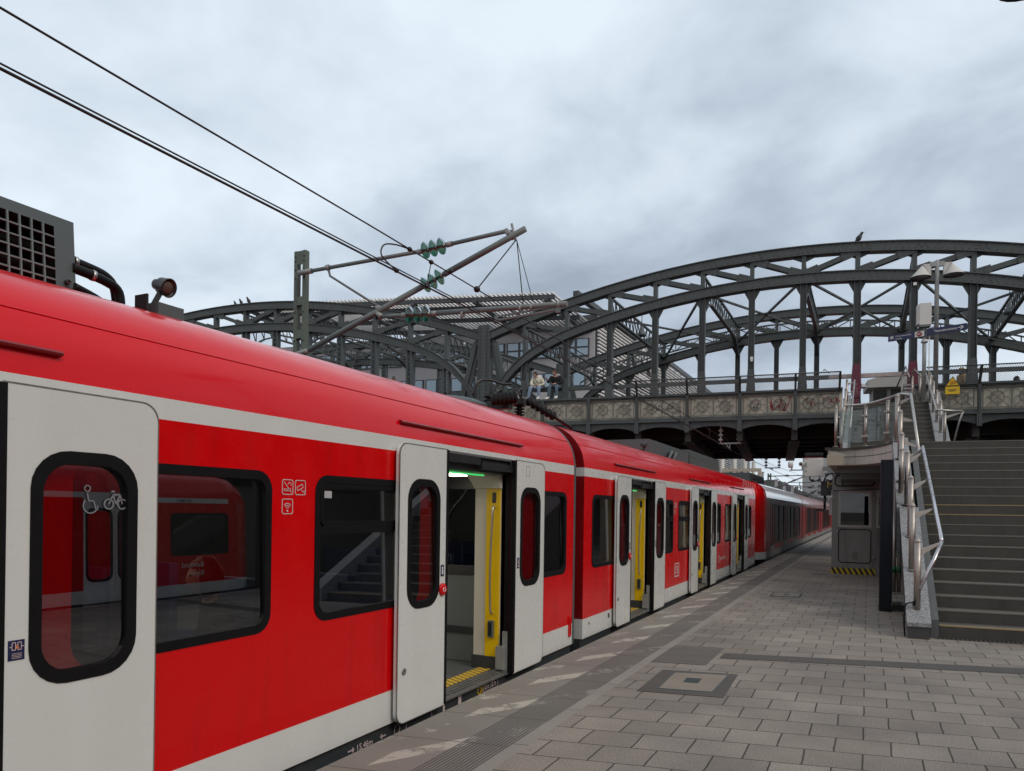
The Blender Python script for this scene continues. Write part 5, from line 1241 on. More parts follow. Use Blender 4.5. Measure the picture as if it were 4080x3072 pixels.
c2=thing('camera',(-1.66,21.35,2.9),'box surveillance camera pointing along the platform next to the dome camera','surveillance camera','surveillance cameras')
g=MB();g.lathe((-1.62,21.5,2.955),(-.25,-1,-.05),[(0,.05),(.15,.058),(.18,.06),(.181,.045),(.16,.04)],14);g.build('housing',[WHBOX],c2)
g=MB();g.lathe((-1.662,21.33,2.945),(-.25,-1,-.05),[(0,.042),(.004,.03),(.006,0)],12);g.build('lens',[DARKGL],c2)
g=MB();g.box(-1.65,-1.60,21.4,21.44,2.80,2.90);g.build('bracket',[GALV],c2)
g=MB();g.box(-1.22,-.95,22.6,22.9,2.12,2.52);g.build('signal_box',[BLKPL],None,label='black signal box hanging behind the white cabinet',cat='signal box')
g=MB();g.tube([(-1.12,22.75,2.52),(-1.12,22.75,2.72)],.03,8)
sg_=thing('hanging_signal',(-1.12,22.7,1.7),'thin black hanging signal rod beside the hut','signal')
g=MB();g.tube([(-1.12,22.75,2.12),(-1.12,22.75,1.72)],.035,8);g.build('rod',[BLKPL],sg_);g=MB();g.obox((-1.22,22.7,1.70),(.11,0,0),(0,.05,0),(0,0,.035));g.build('foot_bar',[BLKPL],sg_)
ms=thing('letter_sign',(-1.0,22.3,2.35),'small black sign with a yellow letter M partly behind the hut','sign')
g=MB();g.box(-1.03,-.80,22.25,22.3,2.25,2.55);g.build('panel',[BLKPL],ms);text('letter','M',.24,(-1.05,22.246,2.33),(1,0,0),(0,0,1),pmat('yellow_letter',(.6,.55,.12)),ms,.002)
g=MB();g.box(-1.02,-.80,23.2,23.5,1.56,2.05);g.box(-1.02,-.80,23.19,23.2,2.05,2.07);g.build('switch_cabinet',[WHBOX],None,label='plain white cabinet hanging just behind the hut edge',cat='cabinet')
# twin cone lamps
def lamp_post(x,y,zb,zt,dirv,lab):
    t=thing('lamp_post',(x,y,zb),lab,'lamp post','twin cone lamp posts');D=Vec(dirv).normalized();V3=Vec((x,y,0))
    g=MB();g.tube([(x,y,zb),(x,y,zt-.18),(x,y,zt)],[.075,.06,.05],12);g.build('pole',[GALV],t)
    g=MB();g.obox(V3+Vec((0,0,zt-.12)),D*.2,D.cross(Vec((0,0,1)))*.05,Vec((0,0,.075)));g.build('yoke',[GALV],t)
    for q in (-1,1):
        c=V3+D*q*.46+Vec((0,0,zt-.50));g=MB();ax=Vec((0,0,1));apx=c+Vec((0,0,.40))-D*q*.06;n=24
        base=[c+Vec((.30*math.cos(2*pi*i/n),.30*math.sin(2*pi*i/n),0)) for i in range(n)];mid=[c+(p-c)*.965+Vec((0,0,.02)) for p in base]
        for i in range(n): g.add([base[i],base[(i+1)%n],apx],[(0,1,2)],0,False)
        blk=V3+D*q*.17+Vec((0,0,zt-.2))
        g.prism([c-D*q*.29+Vec((0,0,.02)),c-D*q*.29+Vec((0,0,.40)),apx],D.cross(ax)*.05);g.prism([c-D*q*.29+Vec((0,0,.02)),c-D*q*.29+Vec((0,0,.40)),apx],-D.cross(ax)*.05)
        sh=g.build('lamp_shade',[LAMPW],t)
        g=MB();g.poly([c+(p-c)*.93+Vec((0,0,.015)) for p in base]);g.build('diffuser',[LAMPU],sh)
        g=MB();g.ring(base,[c+(p-c)*.93 for p in base],(0,0,-.018));g.build('shade_rim',[BLKPL],sh)
    return t
lamp_post(1.86,26.4,5.19,9.62,UV,'twin cone lamp post on a stickered pole at the head of the stairs')
lamp_post(1.82,8.62,0,7.36,(1,.05,0),'twin cone lamp high over the platform cut off by the upper picture corner')
g=MB()
# direction signs and cabinet on their post
sp=thing('sign_post',(1.50,25.75,5.2),'post carrying a white cabinet and two navy direction signs at the stair head','sign post')
K=1.0227
g=MB();g.tube([(1.50,25.75,5.2),(1.50,25.75,7.6)],.055,12);g.build('pole',[GALV],sp)
g=MB();g.lathe((1.50,25.75,6.92),(0,0,1),[(0,.10),(.06,.09),(.1,.055)],14);g.tube([(1.63,25.7,5.3),(1.63,25.7,7.2)],.014,6);g.build('collar',[LAMPW],sp)
Bx=Vec((1.50,25.77,7.78));
g=MB();g.obox(Bx,UV*.16,VV*.16,Vec((0,0,.33)));g.obox(Bx-UV*.19,UV*.03,VV*.13,Vec((0,0,.30)));g.build('cabinet',[WHBOX],sp)
g=MB();g.obox(Bx-Vec((0,0,.36)),UV*.15,VV*.15,Vec((0,0,.03)));g.build('cabinet_base',[CATST],sp)
def dsign(s0,s1,zc_,h,v,ang):
    a=Vec(W(s0,v,zc_-ang));b=Vec(W(s1,v,zc_+ang));g=MB();u=Vec((0,0,h/2));p=[a-u,b-u,b+u,a+u];g.prism(p,VV*.05);return g.build('direction_sign',[NAVY],sp),a,b
s1_,a,b=dsign(4.23,5.30,7.27,.20,25.35,.055)
ru=(b-a).normalized();upv=Vec((0,0,1))
text('sign_lettering','Theresienwiese',.098,a+ru*.19-upv*.035-VV*.004,ru,upv,WHT,s1_,.001)
g=MB();p=b-ru*.10-VV*.004;g.bar(p-ru*.14,p,.004,.018,(0,0,1));g.bar(p-ru*.07+upv*.06,p,.004,.018,(0,0,1));g.bar(p-ru*.07-upv*.06,p,.004,.018,(0,0,1));g.build('arrow',[WHT],s1_)
s2_,a,b=dsign(3.17,4.20,7.14,.19,25.35,.05);ru=(b-a).normalized()
text('sign_lettering','Circus Krone Bau',.060,a+ru*.20+upv*.015-VV*.004,ru,upv,WHT,s2_,.001);text('sign_lettering','Arnulfstr.',.05,a+ru*.20-upv*.065-VV*.004,ru,upv,WHT,s2_,.001)
g=MB();o=b-ru*.30-VV*.003;g.prism([o-upv*.085,o+ru*.26-upv*.085,o+ru*.26+upv*.085,o+upv*.085],-VV*.002);g.build('sign_plate',[LAMPW],s2_)
g=MB();g.lathe(o+ru*.12-VV*.004,-VV,[(0,.075),(.003,.075)],18);g.build('red_disc',[pmat('dark_red_disc',(.22,.02,.04))],s2_)
text('sign_lettering','SEV',.062,o+ru*.055-upv*.02-VV*.009,ru,upv,WHT,s2_,.001)
g=MB();o=a+ru*.08-VV*.004
for k in range(3): g.bar(o+upv*(.03-.03*k)-ru*.03,o+upv*(.045-.03*k)+ru*.06,.004,.014,(0,0,1))
g.build('sign_icon',[WHT],s2_)
# yellow warning sign on the parapet
ws=thing('warning_sign',(2.44,27.75,5.57),'yellow triangular high voltage warning sign above its yellow text plate','warning sign')
o=Vec(W(5.33,27.36,5.57))
g=MB();g.prism([o-UV*.205,o+UV*.205,o+UV*.205+upv*.27,o-UV*.205+upv*.27],VV*.015);pl_=g.build('text_plate',[YSIGN],ws)
g=MB()
for k in range(3): g.bar(o-UV*(.14-.02*k)+upv*(.165-.03*k)-VV*.003,o+UV*(.14-.03*k)+upv*(.168-.03*k)-VV*.003,.003,.012,(0,0,1))
for za,zb in ((.006,.006),(.264,.264)): g.bar(o-UV*.2+upv*za-VV*.003,o+UV*.2+upv*zb-VV*.003,.003,.008,(0,0,1))
g.build('plate_writing',[BLKPL],pl_)
g=MB();g.prism([o-UV*.21+upv*.28,o+UV*.21+upv*.28,o+upv*.60],VV*.015);tr_=g.build('triangle',[YSIGN],ws)
g=MB();A_=[o-UV*.195+upv*.289,o+UV*.195+upv*.289,o+upv*.583]
for p,q in zip(A_,A_[1:]+A_[:1]): g.bar(p-VV*.003,q-VV*.003,.003,.018,VV.cross(q-p))
g.build('black_border',[BLKPL],tr_)
g=MB()
R_=random.Random(4);P=smooth_pts([o+UV*R_.uniform(-.08,.1)+upv*R_.uniform(.32,.43)-VV*.004 for i in range(10)],3)
for p,q in zip(P,P[1:]): g.bar(p,q,.003,.014,VV.cross(q-p))
g.build('red_scribble',[pmat('red_scribble',(.5,.06,.02))],tr_)
g=MB();g.prism([o+upv*.46-VV*.004-UV*.02,o+upv*.39-VV*.004-UV*.005,o+upv*.41-VV*.004+UV*.02,o+upv*.33-VV*.004+UV*.005],-VV*.001);g.build('bolt_symbol',[BLKPL],tr_)
# small pavilion on the bridge
pv=thing('bridge_pavilion',W(4.6,34,5.2),'small pavilion with white flat roof and dark louvres on the bridge at the stair head','pavilion')
g=MB();g.obox(W(4.75,34.6,7.06),UV*1.28,VV*.9,Vec((0,0,.16)));g.prism([W(3.5,33.7,7.22),W(6,33.7,7.22),W(5.2,33.7,7.42),W(4.2,33.7,7.42)],VV*1.5);g.build('roof',[LAMPW],pv)
g=MB();g.obox(W(4.8,34.7,6.55),UV*1.1,VV*.6,Vec((0,0,.36)));g.build('wall',[HUTF],pv)
for k in range(3):
    g=MB();c=3.98+.66*k
    for j in range(9): g.obox(W(c,34.08,6.36+.055*j),UV*.25,VV*.02,Vec((0,0,.015)))
    g.obox(W(c,34.12,6.58),UV*.26,VV*.02,Vec((0,0,.27)));g.build('louvre_panel',[BLKPL],pv)
g=MB();g.obox(W(4.8,34.1,6.18),UV*1.1,VV*.05,Vec((0,0,.05)));g.obox(W(4.8,34.2,5.3),UV*1.1,VV*.05,Vec((0,0,.1)));g.build('beam',[BRIDGE],pv)
for k in range(3): g=MB();g.obox(W(4.05+.72*k,34.1,5.75),UV*.33,VV*.01,Vec((0,0,.36)));g.build('glass_pane',[BLUEGL],pv)
g=MB();g.lathe(Vec(W(3.02,31,6.47)),(0,0,1),[(0,.17),(.02,.17),(.16,.02)],16,0,False);g.tube([W(3.02,31,6.6),W(2.72,31,6.66)],.02,6);g.tube([W(2.68,31,5.2),W(2.68,31,6.7)],.04,8);g.build('bridge_lamp',[LAMPW],None,label='small cone lamp on a short pole beside the stair opening on the bridge',cat='lamp')
# ------------------------------------------------------------------ bus station building behind the bridge
zb=thing('station_building',W(-30,66,-1.15),'grey office block clad with slanting silver tubes and windows behind the bridge','building')
VW=64.8
g=MB();g.prism([W(-62,VW,-1.15),W(-15.9,VW,-1.15),W(-15.9,VW,18.6),W(-62,VW,18.6)],VV*1.0);g.build('front_wall',[FACGREY],zb)
XF=-22.4
g=MB();g.box(XF-8,XF-.35,63.2,160,-1.15,19.6);g.build('side_wall',[FACDARK],zb)
g=MB()
for k in range(46):
    z=4.6+.335*k
    if z>19.9: break
    j=(k*37%5)*.12
    g.tube([(XF+.1,63.0+j*.2,z),(XF+.1,159,z)],.10,8)
tb=g.build('facade_tubes',[TUBEM],zb)
g=MB()
for k in range(33): g.box(XF-.3,XF,63.1+3*k,63.25+3*k,-1.15,19.7)
g.build('facade_posts',[FACDARK],zb)
for k in range(7):
    y=84+12*k
    g=MB();g.tube([(XF+1.2,y,-1.15),(XF+1.2,y,12.)],.4,12);g.build('column',[LAMPW],zb)
def can(s,t): return Vec(W(s+1.9*t,58+6.9*t,19.95-.05*(s+22)-1.35*t))
g=MB();s_=-50.
while s_<-17.8: g.tube([can(s_,0),can(s_,1.0)],.105,8);s_+=.40
g.build('canopy_tubes',[TUBEM],zb)
g=MB()
for t in (.04,.27,.62,.97): g.bar(can(-50,t)-Vec((0,0,.28)),can(-17.8,t)-Vec((0,0,.28)),.25,.35)
for s_ in (-49,-43,-37,-31,-25,-18.5): g.bar(can(s_,0)-Vec((0,0,.55)),can(s_,1)-Vec((0,0,.55)),.3,.3)
g.build('canopy_beams',[FACDARK],zb)
g=MB();g.bar(Vec((-22.2,57.0,19.75)),Vec((-22.2,160,20.15)),.5,.45);g.build('roof_edge',[FACDARK],zb)
def win(s,z0_,z1_,wd,split):
    g=MB();g.obox(W(s,VW-.06,(z0_+z1_)/2),UV*wd/2,VV*.07,Vec((0,0,(z1_-z0_)/2)));f=g.build('window',[FACDARK],zb)
    g=MB();n=2
    zs=[(z0_+.1,z1_-.1)] if not split else [(z0_+.1,z0_+(z1_-z0_)*.45),(z0_+(z1_-z0_)*.55,z1_-.1)]
    for a,b in zs:
        for k in range(n):
            w_=wd/n;g.obox(W(s-wd/2+w_*(k+.5),VW-.145,(a+b)/2),UV*(w_/2-.12),VV*.012,Vec((0,0,(b-a)/2)))
    g.build('pane',[BLUEGL],f)
for k in range(11):
    s_=-17.6-2.75*k
    win(s_,15.7,17.35,2.5,True);win(s_-.3,12.95,14.3,2.5,False)
    if k<8: win(s_,9.9,11.4,2.5,False)
text('facade_lettering','Z O B',2.1,(XF+.75,73.0,17.45),(0,1,0),(0,0,1),WHT,zb,.02)
g=MB()
for y,wd in ((74.0,2.2),(76.8,2.4),(79.6,2.2)): g.lathe((XF+.5,y,18.1),(1,0,0),[(0,1.35),(.12,1.35)],20)
g.build('letter_disc',[pmat('letter_disc_grey',(.25,.25,.26))],zb)
text('facade_lettering','Zentraler Omnibusbahnhof',.55,(XF+.6,74.3,15.8),(0,1,0),(0,0,1),WHT,zb,.02)
# ------------------------------------------------------------------ what shows through under the bridge
tw=thing('tower_block',(-5,121,-1.15),'pale concrete tower block with rows of small windows seen under the bridge','building')
g=MB();g.box(-9.1,1.5,120,132,-1.15,14.5);g.build('wall',[pmat('tower_concrete',(.40,.41,.42),.8,var=.05)],tw)
for r in range(14):
    for c in range(9):
        x=-7.9+.98*c;z=.9+.92*r
        if z>8.9 or x>-.8: continue
        g=MB();g.box(x,x+.5,119.95,120,z,z+.42);g.build('window',[FACDARK],tw)
ha=thing('low_hall',(-9,112,-1.15),'low dark grey hall with a curved roof beside the tower block','building')
g=MB();pts=[(-15,-1.15),(-15,4.6)]+[(-15+1.*i,4.6+1.7*math.sin(pi*min(1,i/6.))*.6+ (1.2-.16*i)) for i in range(1,8)]+[(-7.2,4.2),(-5,3.6),(-5,-1.15)]
g.prism([(x,110,z) for x,z in pts],(0,10,0));g.build('wall',[pmat('hall_grey',(.13,.14,.155),.8)],ha)
g=MB()
for k in range(6): g.box(-13+1.3*k,-12.2+1.3*k,109.95,110,2.2,3.4)
g.build('window_band',[FACDARK],ha)
g=MB();g.box(-20,-14.5,95,104,-1.15,5.2);g.box(-14.6,-13.6,95,104,4.6,5.2)
bp_=g.build('beige_block',[pmat('beige_render',(.42,.36,.29),.8)],None,label='beige block behind the train roof beside the tube-clad facade',cat='building')
pt=thing('beige_portal',(-8,60,3),'beige open frame standing over the tracks between facade and tower','frame')
PB=pmat('beige_paint',(.50,.45,.37),.7)
g=MB();g.box(-10.6,-7.6,60,60.4,4.85,5.1);g.build('beam',[PB],pt);g=MB();g.box(-7.85,-7.6,60,60.4,-1.15,4.85);g.build('leg',[PB],pt);g=MB();g.box(-10.6,-10.3,60,60.4,-1.15,4.85);g.build('leg',[PB],pt)
g=MB();g.box(-1.9,1.5,100,105,-1.15,2.9);g.prism([(-2.2,99.8,2.9),(1.7,99.8,2.9),(-.2,99.8,3.9)],(0,5.4,0));g.build('red_roofed_house',[pmat('brick_red',(.28,.12,.09),.8)],None,label='small red-brown house at the foot of the distant tower block',cat='house')
MP=pmat('pale_mast',(.48,.49,.50),.6)
lab=['pale mast standing just right of the beige frame','second pale mast along the distant tracks','third pale mast along the distant tracks, shorter','fourth pale mast, nearest the tower block']
for i,(x,y,z) in enumerate(((-8.75,70,5.25),(-8.6,80,5.0),(-8.2,84,4.9),(-7.9,90,4.6))):
    m_=thing('distant_mast',(x,y,-1.15),lab[i],'mast','pale masts along the distant tracks')
    g=MB();g.box(x-.13,x+.13,y-.13,y+.13,-1.15,z);g.build('shaft',[MP],m_)
    g=MB();g.box(x-.17,x+.17,y-.17,y+.17,z,z+.1);g.build('cap',[MP],m_)
def small_cant(x,y,zt,xt,lab):
    t=thing('catenary_mast',(x,y,-1.15),lab,'catenary mast','distant catenary masts')
    g=MB();g.box(x-.16,x-.05,y-.12,y+.12,-1.15,zt+.25);g.box(x+.05,x+.16,y-.12,y+.12,-1.15,zt+.25)
    for k in range(6): g.box(x-.05,x+.05,y-.12,y-.1,zt-.9*k-.1,zt-.9*k+.1)
    g.build('mast',[MASTG],t)
    g=MB();g.tube([(x,y,zt),(xt,y,zt+.05)],.045,8);g.tube([(x,y,zt-1.25),(xt,y,zt+.02)],.06,8);g.tube([(x+.9,y,zt-.8),(xt+.6,y,zt-.95)],.045,8);g.tube([(x+.4,y,zt),(x+1.2,y,zt-.65)],.03,6);g.build('cantilever_tube',[CATST],t)
    for q in (.42,.62):
        g=MB();pr=[(0,.04)]
        for i in range(4): pr+=[(.08*i+.03,.05),(.08*i+.05,.15),(.08*i+.08,.05)]
        xx=x+(xt-x)*q;zz_=zt+.03 if q<.5 else zt-1.25*(1-q);g.lathe((xx,y,zz_),(1,0,.02 if q<.5 else .45),pr,10);g.build('insulator',[BROWNI],t)
small_cant(-8.,69.,4.9,-4.9,'distant green mast whose cantilever crosses the opening under the bridge')
small_cant(-7.6,92.,4.6,-4.6,'farthest catenary mast, low over the second train')

# ------------------------------------------------------------------ people
def skin_mesh(nodes,edges,sub=2):
    """one continuous skinned surface from joints: nodes {name:(pos,radius)}"""
    names=list(nodes);idx={n:i for i,n in enumerate(names)}
    me=bpy.data.meshes.new('tmpskin');me.from_pydata([nodes[n][0] for n in names],[(idx[a],idx[b]) for a,b in edges],[])
    ob=bpy.data.objects.new('tmpskin',me);COL.objects.link(ob)
    md=ob.modifiers.new('s','SKIN');md.use_smooth_shade=True
    for n,d in zip(names,me.skin_vertices[0].data):
        r=nodes[n][1];d.radius=r if isinstance(r,tuple) else (r,r);d.use_root=(n=='hip')
    ms=ob.modifiers.new('u','SUBSURF');ms.levels=sub;ms.render_levels=sub
    dg=bpy.context.evaluated_depsgraph_get();out=bpy.data.meshes.new_from_object(ob.evaluated_get(dg))
    bpy.data.objects.remove(ob);bpy.data.meshes.remove(me);return out
def person(lab,loc,face,J,mats,zone,scale=1.,head_turn=0.,head_tilt=0.,hair='short',hair_mat=HAIRB,group=None,hands=True,extras=None,glasses=False,bulk=1.):
    """J: joints in metres, x = person's right-to-left, y = forward, z = up"""
    nodes={};edges=[]
    def nd(n,p,r): nodes[n]=(Vec(p),r)
    k_=bulk;nd('hip',J['hip'],(.155*k_,.12*k_));nd('waist',J['waist'],(.145*k_,.115*k_));nd('chest',J['chest'],(.165*k_,.12*k_));nd('neckb',J['neckb'],.062);nd('neck',J['neck'],.054)
    edges+=[('hip','waist'),('waist','chest'),('chest','neckb'),('neckb','neck')]
    for s in 'LR':
        q=1 if s=='L' else -1
        nd('sh'+s,J['sh'+s],.075*k_);nd('el'+s,J['el'+s],.055*k_**1.5);nd('wr'+s,J['wr'+s],.032)
        edges+=[('chest','sh'+s),('sh'+s,'el'+s),('el'+s,'wr'+s)]
        if 'kn'+s in J:
            nd('th'+s,Vec(J['hip'])+Vec((q*.09,.02,-.02)),.09);nd('kn'+s,J['kn'+s],.066*k_);nd('an'+s,J['an'+s],.05*k_);nd('to'+s,J['to'+s],.044)
            edges+=[('hip','th'+s),('th'+s,'kn'+s),('kn'+s,'an'+s),('an'+s,'to'+s)]
        if hands:
            w=Vec(J['wr'+s]);d=(w-Vec(J['el'+s])).normalized();sd=Vec((q,0,0));sd=(sd-d*sd.dot(d)).normalized();nn=d.cross(sd)
            nd('pm'+s,w+d*.05,(.038,.018));edges.append(('wr'+s,'pm'+s))
            for i,(o,L) in enumerate(((-.027,.062),(-.009,.075),(.009,.07),(.026,.055))):
                nd(f'f{i}a{s}',w+d*.088+sd*o,.0095);nd(f'f{i}b{s}',w+d*(.088+L*.55)+sd*o*1.1-nn*.010*q,.0085);nd(f'f{i}c{s}',w+d*(.088+L*.9)+sd*o*1.1-nn*.030*q,.0075)
                edges+=[('pm'+s,f'f{i}a{s}'),(f'f{i}a{s}',f'f{i}b{s}'),(f'f{i}b{s}',f'f{i}c{s}')]
            nd('ta'+s,w+d*.045-sd*.036,.011);nd('tb'+s,w+d*.085-sd*.052,.009);edges+=[('pm'+s,'ta'+s),('ta'+s,'tb'+s)]
    me=skin_mesh(nodes,edges)
    # head: shaped from an ellipsoid, joined to the neck
    bm=bmesh.new();bm.from_mesh(me);bpy.data.meshes.remove(me)
    bone=[(Vec(nodes[a][0]),Vec(nodes[b][0]),a,b) for a,b in edges]
    def near(p):
        best=None
        for a,b,na,nb in bone:
            ab=b-a;t=max(0,min(1,(p-a).dot(ab)/max(ab.length_squared,1e-9)));dd=(p-(a+ab*t)).length
            if best is None or dd<best[0]: best=(dd,na,nb,t)
        return best
    for f in bm.faces:
        _,na,nb,t=near(f.calc_center_median());f.material_index=zone(na,nb,t);f.smooth=True
    Hc=Vec(J['head']);Rm=Matrix.Rotation(head_turn,3,'Z')@Matrix.Rotation(head_tilt,3,'X')
    n,k=20,14;vs=[]
    for i in range(k+1):
        th=pi*i/k
        for j in range(n):
            ph=2*pi*j/n;x=math.sin(th)*math.cos(ph);y=math.sin(th)*math.sin(ph);z=math.cos(th)
            p=Vec((x*.076,y*.098,z*.118))
            if z<0: p.x*=1-.30*(-z)**1.3;p.y*=1-.12*(-z)
            if y>.3:
                p.y+=.020*math.exp(-((x/.16)**2+((z+.16)/.16)**2))      # nose
                p.y-=.008*math.exp(-(((abs(x)-.38)/.16)**2+((z-.06)/.14)**2))   # eye sockets
                p.y+=.006*math.exp(-((x/.3)**2+((z+.92)/.25)**2))
            vs.append(bm.verts.new(Hc+Rm@p))
    for i in range(k):
        for j in range(n):
            try: f=bm.faces.new((vs[i*n+j],vs[i*n+(j+1)%n],vs[(i+1)*n+(j+1)%n],vs[(i+1)*n+j]));f.smooth=True;f.material_index=0
            except ValueError: pass
    me=bpy.data.meshes.new('person');bm.to_mesh(me);bm.free()
    t=thing('person',loc,lab,'person',group)
    Fm=Matrix.Translation(Vec(loc))@Matrix.Rotation(face,4,'Z')@Matrix.Scale(scale,4)
    for m in mats: me.materials.append(m)
    me.transform(Fm);link(bpy.data.objects.new('body',me),t)
    def part(name,g,mt):
        o=g.build(name,mt,t);o.data.transform(Fm);return o
    hp=lambda x,y,z:Hc+Rm@Vec((x,y,z))
    g=MB()
    for q in (-1,1): g.ell(hp(q*.030,.088,.012),.013,.008,.008,8,6)
    part('eyes',g,[EYEK])
    g=MB();g.ell(hp(0,.091,-.055),.022,.008,.007,8,6);part('mouth',g,[LIP])
    g=MB()
    for q in (-1,1): g.ell(hp(q*.077,-.005,0),.010,.020,.030,8,6)
    part('ears',g,[SKIN])
    if glasses:
        g=MB()
        for q in (-1,1): g.ell(hp(q*.033,.097,.012),.028,.008,.020,10,6)
        g.tube([hp(-.08,.02,.015),hp(-.06,.088,.015),hp(.06,.088,.015),hp(.08,.02,.015)],.003,5);part('sunglasses',g,[BLKPL])
    g=MB();n,k=18,9;vv=[];R_=random.Random(len(lab))
    lim={'short':.56,'long':.80,'hood':.98,'cap':.5}[hair]
    for i in range(k+1):
        for j in range(n):
            ph=2*pi*j/n;fr=math.sin(ph);th=pi*(i/k)*(lim if fr<.35 else (.36 if hair!='hood' else .40))
            jx=1+.06*R_.uniform(-1,1);x=math.sin(th)*math.cos(ph);y=math.sin(th)*math.sin(ph);z=math.cos(th)
            p=Vec((x*.088*jx,y*.108*jx-.006,z*.130*jx))
            if hair in('long','hood') and z<0: p.x*=1.05;p.z*=1.25
            vv.append(hp(*p))
    g.add(vv,[(i*n+j,i*n+(j+1)%n,(i+1)*n+(j+1)%n,(i+1)*n+j) for i in range(k) for j in range(n)],0,True);part('hair' if hair!='hood' else 'headscarf',g,[hair_mat])
    if extras: extras(part,MB,hp)
    return t
def cloth_zone(top,legs,shoe,skin=0,bare=.9):
    def z(a,b,t):
        e=a+b
        if 'f' in (b[0],) and b[1:2].isdigit(): return skin
        if b.startswith(('pm','ta','tb')): return skin
        if b.startswith('wr'): return skin if t>bare else top
        if b.startswith('neck') and a.startswith('neckb'): return skin
        if b.startswith(('th','kn')): return legs
        if b.startswith('an'): return legs if t<.9 else shoe
        if b.startswith('to'): return shoe
        if a=='hip' and b=='waist': return legs if t<.15 else top
        return top
    return z
SEATJ=dict(hip=(0,0,.10),waist=(0,.02,.25),chest=(0,.07,.43),neckb=(0,.11,.56),neck=(0,.13,.61),head=(0,.155,.705))
VTW=VT-.12
FACE=math.atan2(UY,UX)+pi        # looks towards the platform
def lean(J,dx,dz):
    J=dict(J)
    for n,f in (('waist',.3),('chest',.7),('neckb',1.),('neck',1.1),('head',1.35),('shL',.85),('shR',.85),('elL',.6),('elR',.6)):
        x,y,z=J[n];J[n]=(x+dx*f,y+.02*f,z-dz*f)
    return J
SLO=dict(hip=(0,0,.10),waist=(0,.02,.24),chest=(0,.08,.40),neckb=(0,.13,.50),neck=(0,.15,.54),head=(0,.185,.625),shL=(.19,.09,.45),shR=(-.19,.09,.45))
JA=dict(SLO);JA.update(elL=(.24,.20,.22),elR=(-.30,.10,.22),wrL=(.10,.34,.15),wrR=(-.06,.33,.15),knR=(-.12,.42,.07),anR=(-.10,.36,-.36),toR=(-.07,.52,-.43),knL=(.24,.40,.07),anL=(.36,.34,-.38),toL=(.47,.44,-.44))
JA=lean(JA,.07,.02)
def collar(part,MBc,c,x,mt):
    g=MBc();g.ell((x,.10,.515),.115,.105,.055,14,8);g.ell((x-.03,-.01,.54),.14,.085,.095,14,8);part('hood',g,[mt])
def strap(part,MBc,hp):
    g=MBc();g.tube([(.16,.19,.47),(.06,.225,.36),(-.10,.235,.22)],.010,6);part('shoulder_strap',g,[BLKPL]);collar(part,MBc,0,.06,pmat('white_hood',(.62,.61,.60),.9))
def hood(part,MBc,hp): collar(part,MBc,0,.03,HOODG)
person('person in a cream hoodie and light jeans sitting on the bridge rail looking aside',W(-9.22,VTW,6.47),FACE,JA,[SKIN,HOODW,JEANL,SHOEW],cloth_zone(1,2,3),1.0,head_turn=-.75,head_tilt=-.30,hair_mat=HAIRD,group='people sitting on the bridge rail',extras=strap,bulk=1.2)
JB=dict(SLO);JB.update(elL=(.27,.20,.26),elR=(-.25,.12,.24),wrL=(.30,.40,.33),wrR=(-.02,.36,.17),knR=(-.10,.42,.08),anR=(-.10,.38,-.36),toR=(-.08,.53,-.43),knL=(.18,.42,.08),anL=(.24,.36,-.38),toL=(.36,.47,-.44))
JB=lean(JB,.03,.0)
person('person in a black hoodie and dark jeans sitting on the bridge rail, head turned away',W(-8.46,VTW,6.47),FACE,JB,[SKIN,HOODK,JEAND,SHOEW],cloth_zone(1,2,3),1.02,head_turn=-.75,head_tilt=-.25,hair_mat=HAIRB,group='people sitting on the bridge rail',extras=hood,bulk=1.18)
STJ=dict(hip=(0,0,.94),waist=(0,.0,1.08),chest=(0,.01,1.28),neckb=(0,.01,1.43),neck=(0,.02,1.49),head=(0,.03,1.60),shL=(.18,0,1.39),shR=(-.18,0,1.39),elL=(.23,-.03,1.12),elR=(-.23,.03,1.12),wrL=(.22,.10,.90),wrR=(-.22,.14,.90),knL=(.10,.14,.50),anL=(.10,.05,.09),toL=(.10,.20,.03),knR=(-.10,.0,.50),anR=(-.10,-.16,.12),toR=(-.10,-.02,.05))
person('person with dark hair and glasses walking on the bridge, head just above the train roof',W(-16.75,VT+1.3,6.02),FACE+.3,STJ,[SKIN,HOODK,JEAND,BLKPL],cloth_zone(1,2,3),.95,hair_mat=HAIRD,glasses=True)
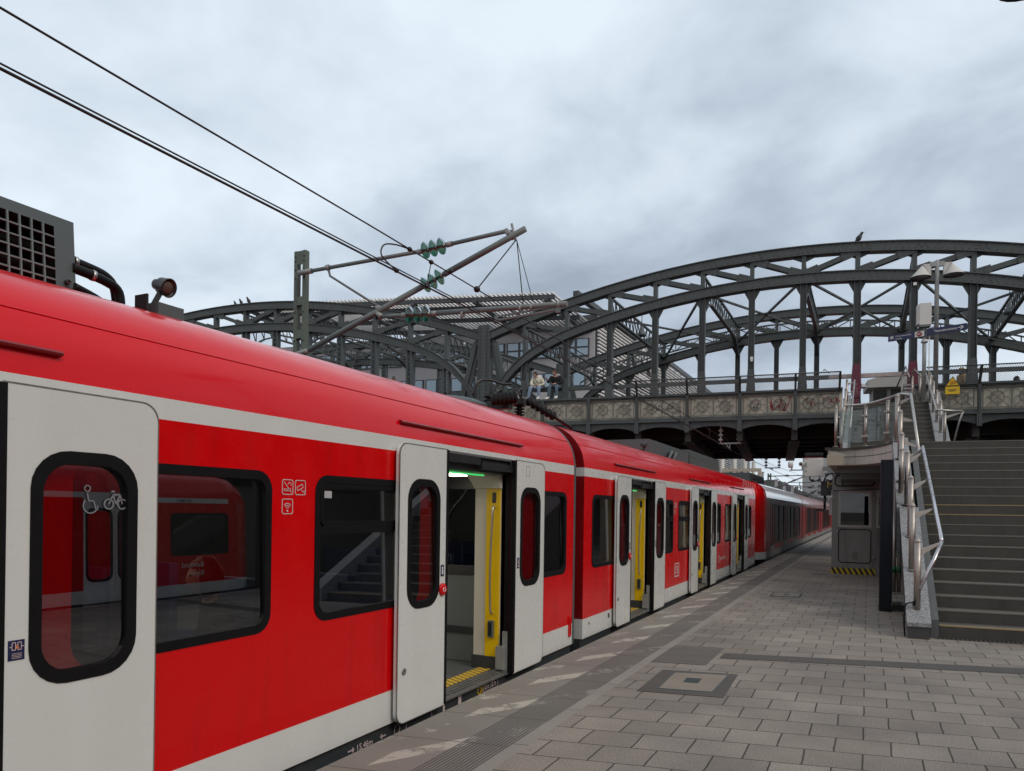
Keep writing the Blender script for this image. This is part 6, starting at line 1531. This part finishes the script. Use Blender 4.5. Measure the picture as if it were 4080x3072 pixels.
person('person in a black headscarf walking behind the mesh fence on the bridge',W(7.62,VT+1.0,4.83),math.atan2(UY,UX)-pi/2,STJ,[SKIN,HOODK,HOODK,BLKPL],cloth_zone(1,2,3),.92,hair='hood',hair_mat=HOODK)
def tanhood(part,MBc,hp):
    g=MBc();g.ell(hp(0,-.03,-.02),.125,.14,.15,14,9);part('hood',g,[TANC])
person('person in a tan fluffy hood behind the bridge rail near the yellow warning sign',W(6.42,31.5,5.50),math.atan2(UY,UX)-pi/2+.4,STJ,[SKIN,TANC,JEAND,BLKPL],cloth_zone(1,2,3),.97,hair_mat=HAIRB,extras=tanhood)
SJ=dict(SEATJ);SJ.update(shL=(.18,.08,.49),shR=(-.18,.08,.49),elL=(.23,.12,.25),elR=(-.23,.12,.25),wrL=(.08,.34,.20),wrR=(-.08,.34,.20),knL=(.12,.46,.10),anL=(.12,.44,-.33),toL=(.12,.60,-.38),knR=(-.12,.46,.10),anR=(-.12,.44,-.33),toR=(-.12,.60,-.38))
person('person with sunglasses and patterned scarf seated inside the carriage beyond the open doorway',(-4.33,7.42,.50),pi-.2,SJ,[SKIN,HOODK,HOODK,BLKPL],cloth_zone(1,2,3),1.0,hair_mat=HAIRD,glasses=True,extras=lambda part,MBc,hp:(lambda g:(g.ell((0,.13,.50),.10,.07,.12,12,8),part('scarf',g,[HOODG])))(MBc()))
SJ2=dict(SJ);SJ2.update(elR=(-.27,.22,.28),wrR=(-.22,.44,.30),wrL=(.1,.38,.24))
person('person seated behind the wide window of the closest carriage with one hand raised',(-3.62,3.36,.45),-pi/2-.55+pi/2+pi,SJ2,[SKIN,HOODK,HOODK,BLKPL],cloth_zone(1,2,3),1.0,hair='long',hair_mat=HAIRB)

# long hall across the other tracks: unseen, added to darken window reflections and block sky
hb=thing('added_dark_hall',(20,60,-1.15),'long dim station hall across the other tracks, mirrored in the train windows','building')
g=MB();g.box(15,26,-45,230,-1.15,9.5);g.build('wall',[pmat('hall_brown_grey',(.10,.095,.085),.8,var=.3,scale=.4)],hb)
g=MB()
for k in range(40): g.box(14.93,15,-44+6.8*k,-40.5+6.8*k,3,6.6)
g.build('window_row',[DARKGL],hb)
